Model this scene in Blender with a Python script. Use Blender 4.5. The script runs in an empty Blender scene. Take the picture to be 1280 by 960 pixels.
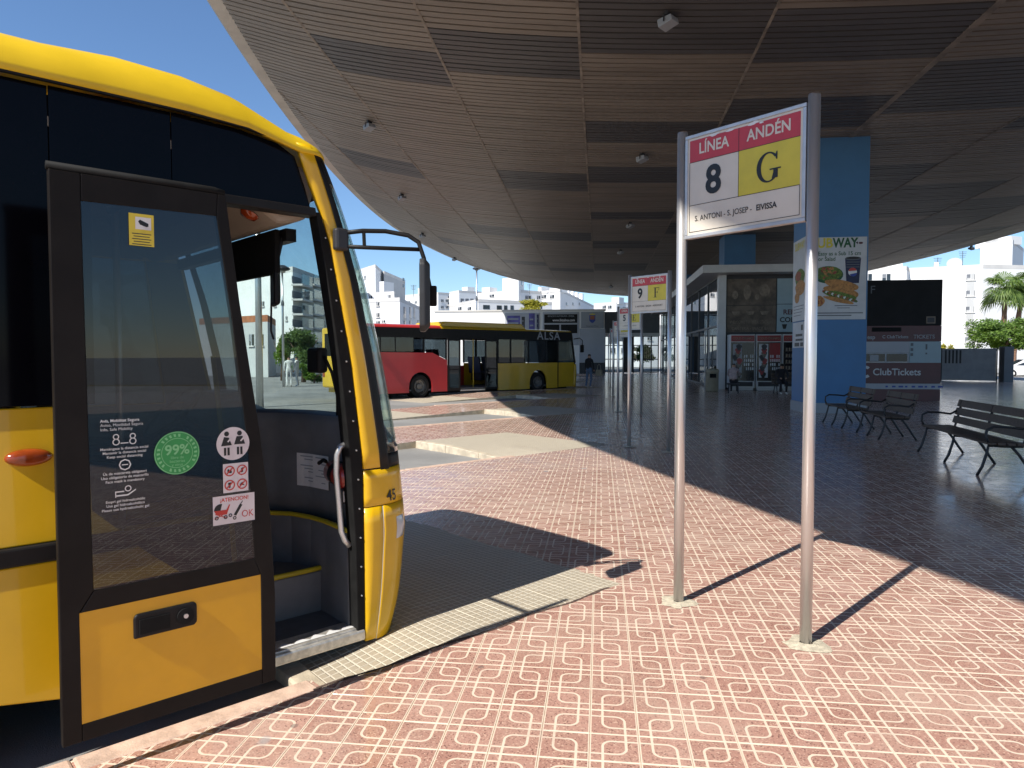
import bpy, bmesh, math, random
from mathutils import Vector, Matrix
R = math.radians
random.seed(7)
scene = bpy.context.scene
col = scene.collection

# ---------------------------------------------------------------- camera, sky, sun, exposure
EYE = 1.6
cam_d = bpy.data.cameras.new('camera')
cam_d.sensor_width = 36.0
cam_d.lens = 25.03
cam_d.clip_start = 0.05
cam_d.clip_end = 3000
cam = bpy.data.objects.new('camera', cam_d)
col.objects.link(cam)
cam.location = (0, 0, EYE)
cam.rotation_euler = (R(90 - 2.25), 0, R(7.05))
scene.camera = cam

SUN_EL = 45.4
SUN_AZ = 37.2                      # light travels towards (sin az, cos az)
world = bpy.data.worlds.new('World')
scene.world = world
world.use_nodes = True
wn = world.node_tree
bg = wn.nodes['Background']
sky = wn.nodes.new('ShaderNodeTexSky')
sky.sky_type = 'NISHITA'
sky.sun_disc = False
sky.sun_elevation = R(SUN_EL)
sky.sun_rotation = R(SUN_AZ + 180)
sky.air_density = 1.0
sky.dust_density = 0.0
sky.ozone_density = 7.0
wn.links.new(sky.outputs[0], bg.inputs[0])
bg.inputs[1].default_value = 0.115
sd = bpy.data.lights.new('sun', 'SUN')
sd.energy = 5.0
sd.angle = R(0.5)
sd.color = (1.0, 0.955, 0.88)
sun = bpy.data.objects.new('sun', sd)
col.objects.link(sun)
tv = Vector((math.sin(R(SUN_AZ)) * math.cos(R(SUN_EL)), math.cos(R(SUN_AZ)) * math.cos(R(SUN_EL)), -math.sin(R(SUN_EL))))
sun.rotation_euler = tv.to_track_quat('-Z', 'Y').to_euler()
sun.location = (-20, -25, 40)
vs = scene.view_settings
vs.view_transform = 'Standard'
vs.look = 'None'
vs.exposure = 0.45
vs.gamma = 1.0
vs.use_curve_mapping = False
scene.render.engine = 'CYCLES'
cy_ = scene.cycles
cy_.max_bounces = 8
cy_.diffuse_bounces = 3
cy_.glossy_bounces = 4
cy_.transmission_bounces = 8
cy_.transparent_max_bounces = 24
cy_.caustics_reflective = False
cy_.caustics_refractive = False
cy_.sample_clamp_indirect = 6.0
cy_.use_denoising = True

# ---------------------------------------------------------------- node helpers
class X:
    """a float socket with arithmetic"""
    def __init__(s, nt, sock): s.nt = nt; s.k = sock
    def m(s, op, *o):
        n = s.nt.nodes.new('ShaderNodeMath'); n.operation = op
        for i, q in enumerate((s,) + o):
            if isinstance(q, X): s.nt.links.new(q.k, n.inputs[i])
            else: n.inputs[i].default_value = q
        return X(s.nt, n.outputs[0])
    def __add__(s, o): return s.m('ADD', o)
    def __radd__(s, o): return s.m('ADD', o)
    def __sub__(s, o): return s.m('SUBTRACT', o)
    def __rsub__(s, o): return s.m('MULTIPLY', -1.0).m('ADD', o)
    def __mul__(s, o): return s.m('MULTIPLY', o)
    def __rmul__(s, o): return s.m('MULTIPLY', o)
    def __truediv__(s, o): return s.m('DIVIDE', o)
    def floor(s): return s.m('FLOOR')
    def fract(s): return s.m('FRACT')
    def abs(s): return s.m('ABSOLUTE')
    def max(s, o): return s.m('MAXIMUM', o)
    def min(s, o): return s.m('MINIMUM', o)
    def lt(s, o): return s.m('LESS_THAN', o)
    def step(s, a, b):
        n = s.nt.nodes.new('ShaderNodeMapRange'); n.interpolation_type = 'SMOOTHSTEP'
        s.nt.links.new(s.k, n.inputs[0]); n.inputs[1].default_value = a; n.inputs[2].default_value = b
        return X(s.nt, n.outputs[0])

def mat(name):
    m = bpy.data.materials.new(name); m.use_nodes = True
    nt = m.node_tree
    return m, nt, nt.nodes['Principled BSDF']

def coords(nt, kind='pos'):
    if kind == 'pos':
        return nt.nodes.new('ShaderNodeNewGeometry').outputs['Position']
    return nt.nodes.new('ShaderNodeTexCoord').outputs['Object']

def noise(nt, vec, scale, detail=4, rough=0.55, stretch=None):
    n = nt.nodes.new('ShaderNodeTexNoise')
    n.inputs['Scale'].default_value = scale; n.inputs['Detail'].default_value = detail; n.inputs['Roughness'].default_value = rough
    if stretch:
        mp = nt.nodes.new('ShaderNodeMapping'); mp.inputs['Scale'].default_value = stretch
        nt.links.new(vec, mp.inputs[0]); vec = mp.outputs[0]
    nt.links.new(vec, n.inputs['Vector'])
    return X(nt, n.outputs['Fac'])

def mix(nt, f, a, b):
    n = nt.nodes.new('ShaderNodeMix'); n.data_type = 'RGBA'
    if isinstance(f, X): nt.links.new(f.k, n.inputs[0])
    else: n.inputs[0].default_value = f
    for i, c in ((6, a), (7, b)):
        if isinstance(c, (tuple, list)): n.inputs[i].default_value = tuple(c[:3]) + (1,)
        else: nt.links.new(c, n.inputs[i])
    return n.outputs[2]

def bump(nt, bs, h, strength=0.3, dist=0.01):
    n = nt.nodes.new('ShaderNodeBump'); n.inputs['Strength'].default_value = strength; n.inputs['Distance'].default_value = dist
    nt.links.new(h.k, n.inputs['Height']); nt.links.new(n.outputs[0], bs.inputs['Normal'])

def paint(name, c, rough=0.4, metal=0.0, var=0.12, scale=6.0, coat=0.0, grime=0.0, spec=0.5, bumpy=0.0, kind='obj', stretch=None):
    m, nt, bs = mat(name)
    v = coords(nt, kind)
    n1 = noise(nt, v, scale, 5, 0.6, stretch)
    lo = tuple(x * (1 - var) for x in c); hi = tuple(min(1, x * (1 + var)) for x in c)
    cc = mix(nt, n1.step(0.3, 0.7), lo, hi)
    if grime:
        n2 = noise(nt, v, scale * 0.35, 7, 0.7, stretch)
        cc = mix(nt, n2.step(0.48, 0.8) * grime, cc, tuple(x * 0.45 + 0.02 for x in c))
    nt.links.new(cc, bs.inputs['Base Color'])
    rr = n1 * (0.25 * rough) + rough * 0.875
    nt.links.new(rr.k, bs.inputs['Roughness'])
    bs.inputs['Metallic'].default_value = metal
    bs.inputs['Specular IOR Level'].default_value = spec
    if coat:
        bs.inputs['Coat Weight'].default_value = coat; bs.inputs['Coat Roughness'].default_value = 0.06
    if bumpy: bump(nt, bs, noise(nt, v, scale * 12, 3), bumpy, 0.01)
    return m

def glass(name, tint, refl_rough=0.0, f0=0.05, dirt=0.0):
    """thin pane: see-through tint with a mirror layer that grows at grazing angles"""
    m, nt, bs = mat(name)
    nt.nodes.remove(bs)
    out = nt.nodes['Material Output']
    tr = nt.nodes.new('ShaderNodeBsdfTransparent'); tr.inputs[0].default_value = tuple(tint) + (1,)
    gl = nt.nodes.new('ShaderNodeBsdfGlossy'); gl.inputs['Roughness'].default_value = refl_rough; gl.inputs[0].default_value = (1, 1, 1, 1)
    lw = nt.nodes.new('ShaderNodeLayerWeight'); lw.inputs[0].default_value = 0.5
    fx = X(nt, lw.outputs['Facing']).m('POWER', 5.0) * (1.0 - f0) + f0
    ms = nt.nodes.new('ShaderNodeMixShader')
    nt.links.new(fx.k, ms.inputs[0]); nt.links.new(tr.outputs[0], ms.inputs[1]); nt.links.new(gl.outputs[0], ms.inputs[2])
    res = ms.outputs[0]
    if dirt:
        df = nt.nodes.new('ShaderNodeBsdfDiffuse'); df.inputs[0].default_value = (0.35, 0.33, 0.3, 1)
        v = coords(nt, 'obj')
        d = noise(nt, v, 9, 6, 0.7).step(0.35, 0.8) * dirt
        m2 = nt.nodes.new('ShaderNodeMixShader')
        nt.links.new(d.k, m2.inputs[0]); nt.links.new(res, m2.inputs[1]); nt.links.new(df.outputs[0], m2.inputs[2])
        res = m2.outputs[0]
    nt.links.new(res, out.inputs[0])
    return m

# ---------------------------------------------------------------- materials
TP, TX, TY = 0.2035, -0.036, 2.777        # paving tile pitch and phase
def tile_material():
    m, nt, bs = mat('terrazzo_tile')
    v = coords(nt)
    sx = nt.nodes.new('ShaderNodeSeparateXYZ'); nt.links.new(v, sx.inputs[0])
    px = (X(nt, sx.outputs[0]) - TX) / TP; py = (X(nt, sx.outputs[1]) - TY) / TP
    i, j = px.floor(), py.floor(); u, w = px.fract(), py.fract()
    par = ((i + j) * 0.5).fract().lt(0.25)            # even cells are mirrored
    w2 = w + par * (1.0 - 2.0 * w)
    def arc(a, b):
        c, r = 0.735, 0.20
        dx, dy = a - (c - r), b - (c - r)
        mx, my = dx.max(0.0), dy.max(0.0)
        ln = (mx * mx + my * my).m('SQRT')
        return (ln + dx.max(dy).min(0.0) - r).abs()
    d = arc(u, w2).min(arc(1.0 - u, 1.0 - w2))
    e = u.min(1.0 - u).min(w.min(1.0 - w))
    wob = noise(nt, v, 70, 3) * 0.012
    line = 1.0 - (d + wob).step(0.027, 0.039)
    edge = 1.0 - (e + wob).step(0.032, 0.044)
    ln = line.max(edge)
    wear = noise(nt, v, 2.3, 5, 0.65)
    ln = ln * (0.55 + 0.45 * (1.0 - wear.step(0.52, 0.74)))
    # terrazzo chips
    vor = nt.nodes.new('ShaderNodeTexVoronoi'); vor.inputs['Scale'].default_value = 170; nt.links.new(v, vor.inputs['Vector'])
    sc = nt.nodes.new('ShaderNodeSeparateColor'); nt.links.new(vor.outputs['Color'], sc.inputs[0])
    chip = X(nt, sc.outputs[0]); chip2 = X(nt, sc.outputs[1])
    wn_ = nt.nodes.new('ShaderNodeTexWhiteNoise'); cb = nt.nodes.new('ShaderNodeCombineXYZ')
    nt.links.new(i.k, cb.inputs[0]); nt.links.new(j.k, cb.inputs[1]); nt.links.new(cb.outputs[0], wn_.inputs['Vector'])
    tv_ = X(nt, wn_.outputs['Value'])
    c0 = mix(nt, tv_, (0.42, 0.225, 0.175), (0.52, 0.30, 0.24))
    c0 = mix(nt, wear.step(0.35, 0.75) * 0.35, c0, (0.43, 0.27, 0.21))
    c0 = mix(nt, chip.step(0.82, 0.95), c0, (0.63, 0.42, 0.32))
    c0 = mix(nt, chip2.step(0.80, 0.97) * 0.85, c0, (0.17, 0.085, 0.07))
    big = noise(nt, v, 0.55, 6, 0.7)
    c0 = mix(nt, big.step(0.55, 0.85) * 0.35, c0, (0.30, 0.20, 0.165))
    dust = noise(nt, v, 0.9, 7, 0.72).step(0.46, 0.72)
    c0 = mix(nt, dust * 0.38, c0, (0.60, 0.44, 0.35))
    lc = mix(nt, wear, (0.72, 0.58, 0.45), (0.82, 0.70, 0.56))
    spot = noise(nt, v, 3.1, 2, 0.4)
    cc = mix(nt, ln, c0, lc)
    cc = mix(nt, dust * 0.18, cc, (0.62, 0.48, 0.39))
    scuff = noise(nt, v, 4.5, 6, 0.75, (1, 0.35, 1)).step(0.62, 0.74)
    cc = mix(nt, scuff * 0.35, cc, (0.34, 0.25, 0.21))
    cc = mix(nt, spot.step(0.735, 0.775) * 0.7, cc, (0.40, 0.38, 0.37))
    gum = nt.nodes.new('ShaderNodeTexVoronoi'); gum.inputs['Scale'].default_value = 2.6; nt.links.new(v, gum.inputs['Vector'])
    cc = mix(nt, (1.0 - X(nt, gum.outputs['Distance']).step(0.035, 0.055)) * 0.6, cc, (0.16, 0.12, 0.11))
    nt.links.new(cc, bs.inputs['Base Color'])
    rg = noise(nt, v, 1.7, 4) * 0.14 + 0.06 + tv_ * 0.06 + ln * 0.14
    nt.links.new(rg.k, bs.inputs['Roughness'])
    bs.inputs['Specular IOR Level'].default_value = 0.5
    bump(nt, bs, (1.0 - ln) * 1.0 + noise(nt, v, 9, 3) * 0.8, 0.2, 0.004)
    return m

BANG = R(40.1)
BD = Vector((math.sin(BANG), math.cos(BANG), 0)); BN = Vector((math.cos(BANG), -math.sin(BANG), 0))
def apron_material():
    m, nt, bs = mat('ribbed_cream_tile')
    v = coords(nt)
    def along(d):
        n = nt.nodes.new('ShaderNodeVectorMath'); n.operation = 'DOT_PRODUCT'; n.inputs[1].default_value = d
        nt.links.new(v, n.inputs[0]); return X(nt, n.outputs['Value'])
    q0 = Vector((-1.48, 3.64, 0))
    a, b = along(BD) - (q0.dot(BD) - 0.075), along(BN) - (q0.dot(BN) + 0.372)
    fa = ((a / 0.0500).fract() - 0.5).abs(); fb = ((b / 0.0500).fract() - 0.5).abs()
    g = fa.max(fb).step(0.36, 0.45)
    n1 = noise(nt, v, 5, 6, 0.65)
    c = mix(nt, n1, (0.33, 0.275, 0.20), (0.47, 0.41, 0.31))
    c = mix(nt, g, c, (0.62, 0.56, 0.45))
    c = mix(nt, noise(nt, v, 1.1, 5).step(0.55, 0.8) * 0.5, c, (0.30, 0.25, 0.2))
    nt.links.new(c, bs.inputs['Base Color']); bs.inputs['Roughness'].default_value = 0.6
    bump(nt, bs, g * -1.0 + n1 * 0.3, 0.6, 0.006)
    return m

def asphalt_material():
    m, nt, bs = mat('asphalt')
    v = coords(nt)
    n1 = noise(nt, v, 0.35, 6, 0.65); n2 = noise(nt, v, 160, 2)
    c = mix(nt, n1.step(0.3, 0.75), (0.20, 0.195, 0.185), (0.31, 0.30, 0.285))
    c = mix(nt, n2.step(0.55, 0.75) * 0.6, c, (0.40, 0.39, 0.37))
    oil = noise(nt, v, 0.8, 3).step(0.62, 0.75)
    c = mix(nt, oil * 0.5, c, (0.10, 0.097, 0.092))
    nt.links.new(c, bs.inputs['Base Color']); bs.inputs['Roughness'].default_value = 0.85
    bump(nt, bs, n2, 0.5, 0.006)
    return m

M = {}
M['tile'] = tile_material()
M['apron'] = apron_material()
M['asphalt'] = asphalt_material()
M['kerb'] = paint('kerb_stone', (0.60, 0.43, 0.33), 0.7, var=0.2, scale=9, grime=0.6, kind='pos', bumpy=0.25)
M['kerb2'] = paint('kerb_concrete', (0.55, 0.47, 0.35), 0.75, var=0.2, scale=7, grime=0.6, kind='pos', bumpy=0.3)
M['mortar'] = paint('mortar', (0.60, 0.53, 0.40), 0.9, var=0.25, scale=30, kind='pos', bumpy=0.6)
M['yellow'] = paint('bus_yellow', (0.74, 0.43, 0.004), 0.36, var=0.06, scale=2.5, coat=0.45, grime=0.20)
M['yellow_roof'] = paint('roof_yellow', (0.76, 0.50, 0.012), 0.5, var=0.06, scale=3, coat=0.15, grime=0.12)
M['shaded_yellow'] = paint('shaded_yellow', (0.70, 0.36, 0.004), 0.38, var=0.06, scale=3, coat=0.35, grime=0.2)  # bus yellow deepened: weaker light at the leaf's angle is in the colour
M['black'] = paint('black_trim', (0.012, 0.011, 0.011), 0.5, var=0.25, scale=8, grime=0.2, spec=0.25)
M['rubber'] = paint('rubber', (0.009, 0.009, 0.009), 0.75, var=0.3, scale=12, spec=0.2)
M['black_glass'] = paint('black_glass', (0.003, 0.003, 0.005), 0.10, var=0.2, scale=2, spec=0.12)
M['frame_dark'] = paint('door_frame_dark', (0.010, 0.008, 0.007), 0.5, var=0.2, scale=5, grime=0.35, spec=0.18)
M['clear'] = glass('windscreen_glass', (0.80, 0.88, 0.86), 0.0, dirt=0.05)
M['door_glass'] = glass('door_glass', (0.36, 0.39, 0.41), 0.0, dirt=0.002)
M['tint'] = glass('tinted_glass', (0.22, 0.26, 0.28), 0.0)
M['deep_tint'] = glass('deep_tinted_glass', (0.055, 0.085, 0.10), 0.0)
M['pale_glass'] = glass('pale_glass', (0.55, 0.62, 0.64), 0.0)
M['grey_plastic'] = paint('grey_plastic', (0.15, 0.155, 0.165), 0.55, var=0.12, scale=5, bumpy=0.1, grime=0.15)
M['dash_blue'] = paint('dash_top', (0.05, 0.075, 0.12), 0.45, var=0.1, scale=5, bumpy=0.1)
M['ceiling_beige'] = paint('ceiling_beige', (0.34, 0.30, 0.25), 0.6, var=0.08, scale=3)
M['floor_grey'] = paint('bus_floor', (0.10, 0.11, 0.125), 0.5, var=0.15, scale=20, grime=0.2)
M['seat'] = paint('seat_fabric', (0.03, 0.035, 0.06), 0.85, var=0.3, scale=30)
M['steel'] = paint('brushed_steel', (0.62, 0.61, 0.60), 0.34, metal=0.72, var=0.08, scale=18, stretch=(1, 1, 0.08))
M['alu'] = paint('aluminium', (0.62, 0.63, 0.65), 0.34, metal=1.0, var=0.08, scale=20)
M['tread'] = paint('step_tread', (0.62, 0.58, 0.52), 0.4, metal=0.6, var=0.2, scale=25, grime=0.3)
M['step_yellow'] = paint('step_yellow', (0.55, 0.42, 0.02), 0.5, var=0.1)
M['amber'] = paint('amber_lens', (0.30, 0.05, 0.010), 0.15, var=0.15, scale=20, coat=0.6)
M['lens'] = paint('lamp_lens', (0.55, 0.55, 0.55), 0.08, var=0.1, coat=0.8)
M['white_print'] = paint('white_print', (0.72, 0.71, 0.70), 0.45, var=0.06, scale=8)
M['sign_white'] = paint('sign_white', (0.66, 0.60, 0.50), 0.32, var=0.05, scale=5, grime=0.08)
M['sign_red'] = paint('sign_red', (0.50, 0.035, 0.045), 0.35, var=0.08, scale=8)
M['sign_yellow'] = paint('sign_yellow', (0.63, 0.52, 0.035), 0.35, var=0.06, scale=8)
M['ink'] = paint('black_ink', (0.012, 0.012, 0.012), 0.5, var=0.1)
M['green_print'] = paint('green_print', (0.035, 0.30, 0.075), 0.4, var=0.08)
M['light_green'] = paint('light_green_print', (0.22, 0.55, 0.25), 0.4, var=0.05)
M['red_print'] = paint('red_print', (0.50, 0.04, 0.03), 0.4, var=0.08)
M['yellow_print'] = paint('yellow_print', (0.70, 0.55, 0.05), 0.4, var=0.05)
M['pink_print'] = paint('sticker_white', (0.68, 0.62, 0.63), 0.4, var=0.04)
M['ext_red'] = paint('extinguisher_red', (0.35, 0.03, 0.025), 0.3, coat=0.5)
M['slat_tan'] = paint('slat_tan', (0.215, 0.182, 0.150), 0.5, var=0.16, scale=0.7, grime=0.25, kind='pos', stretch=(0.5, 3, 1))
M['slat_grey'] = paint('slat_grey', (0.085, 0.080, 0.080), 0.5, var=0.14, scale=0.7, kind='pos', stretch=(0.5, 3, 1))
M['rib'] = paint('soffit_joint', (0.235, 0.20, 0.165), 0.6, var=0.35, scale=2.5, kind='pos')
M['soffit_back'] = paint('soffit_back', (0.03, 0.027, 0.025), 0.8)
M['concrete'] = paint('canopy_concrete', (0.42, 0.37, 0.31), 0.8, var=0.12, scale=1.5, grime=0.3, kind='pos', bumpy=0.1)
M['column_blue'] = paint('column_blue', (0.055, 0.175, 0.36), 0.5, var=0.06, scale=1.5, grime=0.12, kind='pos')
M['iron'] = paint('cast_iron', (0.018, 0.018, 0.02), 0.5, var=0.2, scale=20)
M['bench_wood'] = paint('bench_wood', (0.085, 0.060, 0.044), 0.55, var=0.35, scale=5, stretch=(1, 8, 8), grime=0.2)
M['wall_white'] = paint('white_render', (0.81, 0.80, 0.78), 0.85, var=0.04, scale=0.25, grime=0.06, kind='pos')
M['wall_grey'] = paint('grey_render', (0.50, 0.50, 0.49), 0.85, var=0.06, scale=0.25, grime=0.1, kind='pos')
M['roof_line'] = paint('roof_parapet', (0.62, 0.60, 0.57), 0.85, var=0.08, scale=0.4, kind='pos')
M['pane'] = paint('window_pane_dark', (0.03, 0.04, 0.05), 0.1, var=0.3, scale=0.3, kind='pos')
M['shutter'] = paint('window_shutter', (0.17, 0.18, 0.20), 0.5, var=0.3, scale=0.6, kind='pos')
M['metal_white'] = paint('white_metal', (0.60, 0.60, 0.60), 0.45, var=0.05, scale=2)
M['mirror_grey'] = paint('mirror_housing', (0.022, 0.023, 0.026), 0.5, var=0.15, scale=8)
M['metal_grey'] = paint('grey_metal', (0.10, 0.11, 0.125), 0.45, var=0.1, scale=2, grime=0.1)
M['metal_dark'] = paint('dark_metal', (0.035, 0.035, 0.04), 0.5, var=0.2, scale=3)
M['grate'] = paint('grate_bronze', (0.16, 0.11, 0.09), 0.3, var=0.3, scale=12)
M['gate_grey'] = paint('gate_grey', (0.30, 0.31, 0.33), 0.5, var=0.1, scale=2, grime=0.15)
M['sign_frame'] = paint('sign_frame', (0.52, 0.52, 0.52), 0.45, metal=0.55, var=0.08, scale=14)
M['lip'] = paint('canopy_lip', (0.58, 0.54, 0.48), 0.8, var=0.1, scale=1.5, grime=0.25, kind='pos')
M['panel_grey'] = paint('panel_grey', (0.30, 0.32, 0.35), 0.5, var=0.05, scale=1)
M['hoarding_grey'] = paint('hoarding_grey', (0.40, 0.42, 0.46), 0.6, var=0.05, scale=0.8)
M['panel_blue'] = paint('panel_pale_blue', (0.30, 0.40, 0.45), 0.4, var=0.06, scale=1)
M['poster_brown'] = paint('poster_brown', (0.115, 0.085, 0.062), 0.5, var=0.5, scale=2.2)
M['poster_tan'] = paint('poster_tan', (0.20, 0.155, 0.115), 0.5, var=0.3, scale=6)
M['poster_white'] = paint('poster_white', (0.55, 0.56, 0.57), 0.5, var=0.08, scale=2)
M['maroon'] = paint('maroon_panel', (0.085, 0.018, 0.022), 0.4, var=0.15, scale=2)
M['screen'] = paint('billboard_dark', (0.012, 0.012, 0.013), 0.6, var=0.3, scale=1.2, spec=0.2)
M['tan_print'] = paint('print_tan', (0.55, 0.36, 0.16), 0.6, var=0.25, scale=30)
M['bread'] = paint('print_bread', (0.42, 0.20, 0.06), 0.6, var=0.35, scale=18)
M['salad'] = paint('print_salad', (0.11, 0.17, 0.025), 0.6, var=0.6, scale=25)
M['salad2'] = paint('print_meat', (0.30, 0.08, 0.04), 0.6, var=0.4, scale=25)
M['cup'] = paint('print_cup', (0.012, 0.018, 0.06), 0.5, var=0.2, scale=8)
M['blue_print'] = paint('print_blue', (0.03, 0.06, 0.30), 0.5)
M['sub_green'] = paint('print_dark_green', (0.01, 0.09, 0.03), 0.5)
M['vend_red'] = paint('vending_red', (0.26, 0.016, 0.02), 0.35, var=0.15, scale=3)
M['vend_dark'] = paint('vending_dark', (0.012, 0.012, 0.014), 0.2, var=0.3, scale=2)
M['bus_red'] = paint('bus_red', (0.50, 0.032, 0.035), 0.35, var=0.06, scale=1.5, coat=0.4, grime=0.12)
M['bus2_yellow'] = paint('bus_yellow_b', (0.66, 0.41, 0.012), 0.35, var=0.06, scale=1.5, coat=0.4, grime=0.12)
M['tyre'] = paint('tyre', (0.014, 0.014, 0.015), 0.85, var=0.3, scale=15)
M['rim'] = paint('wheel_rim', (0.22, 0.21, 0.20), 0.5, metal=0.6, var=0.2, scale=10)
M['car_white'] = paint('car_white', (0.78, 0.78, 0.78), 0.3, var=0.02, coat=0.6)
M['car_glass'] = paint('car_glass', (0.03, 0.04, 0.05), 0.08, spec=0.5)
M['bark'] = paint('bark', (0.12, 0.075, 0.05), 0.9, var=0.4, scale=10, bumpy=0.5)
M['palm_bark'] = paint('palm_bark', (0.26, 0.145, 0.095), 0.9, var=0.45, scale=6, stretch=(1, 1, 5), bumpy=0.5)
M['bin'] = paint('bin_cream', (0.32, 0.28, 0.20), 0.6, var=0.1, grime=0.2)
M['terracotta'] = paint('terracotta', (0.36, 0.13, 0.06), 0.8, var=0.2, scale=2)
M['lampglass'] = paint('lamp_glass', (0.55, 0.53, 0.47), 0.3, var=0.1)
M['skin'] = paint('skin', (0.42, 0.24, 0.16), 0.6)
M['hair'] = paint('hair', (0.02, 0.014, 0.01), 0.7)
M['cloth_dark'] = paint('cloth_dark', (0.02, 0.02, 0.026), 0.9, var=0.3, scale=12)
M['cloth_jeans'] = paint('cloth_jeans', (0.10, 0.16, 0.27), 0.9, var=0.2, scale=15)
M['cloth_pale'] = paint('cloth_pale', (0.42, 0.33, 0.33), 0.9, var=0.2, scale=15)
M['cloth_white'] = paint('cloth_white', (0.75, 0.74, 0.72), 0.9, var=0.1, scale=10)
M['bag'] = paint('bag_tan', (0.30, 0.27, 0.20), 0.7, var=0.15)
M['purple'] = paint('print_purple', (0.10, 0.09, 0.30), 0.6, var=0.4, scale=1.5)
M['lit_grey'] = paint('pale_floor', (0.40, 0.38, 0.35), 0.8, var=0.15, scale=0.5, kind='pos')
M['dry'] = paint('dry_verge', (0.25, 0.20, 0.09), 0.95, var=0.4, scale=6, kind='pos', bumpy=0.6)
M['zebra'] = paint('road_paint', (0.70, 0.70, 0.68), 0.8, var=0.1, scale=3, kind='pos')

def leaf_material(name, c1, c2):
    m, nt, bs = mat(name)
    oi = nt.nodes.new('ShaderNodeNewGeometry')
    rp = X(nt, oi.outputs['Random Per Island'])
    nt.links.new(mix(nt, rp, c1, c2), bs.inputs['Base Color'])
    bs.inputs['Roughness'].default_value = 0.5
    bs.inputs['Transmission Weight'].default_value = 0.0
    out = nt.nodes['Material Output']
    tl = nt.nodes.new('ShaderNodeBsdfTranslucent'); tl.inputs[0].default_value = (c2[0] * 1.6, c2[1] * 1.7, c2[2], 1)
    ms = nt.nodes.new('ShaderNodeMixShader'); ms.inputs[0].default_value = 0.3
    nt.links.new(bs.outputs[0], ms.inputs[1]); nt.links.new(tl.outputs[0], ms.inputs[2]); nt.links.new(ms.outputs[0], out.inputs[0])
    return m
M['leaf'] = leaf_material('leaf_green', (0.05, 0.10, 0.018), (0.17, 0.27, 0.045))
M['leaf_soft'] = leaf_material('leaf_soft', (0.05, 0.09, 0.025), (0.13, 0.19, 0.06))
M['palm_leaf'] = leaf_material('palm_leaf', (0.06, 0.11, 0.025), (0.17, 0.24, 0.06))
M['leaf_yellow'] = leaf_material('leaf_yellow', (0.20, 0.20, 0.02), (0.45, 0.40, 0.06))

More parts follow.
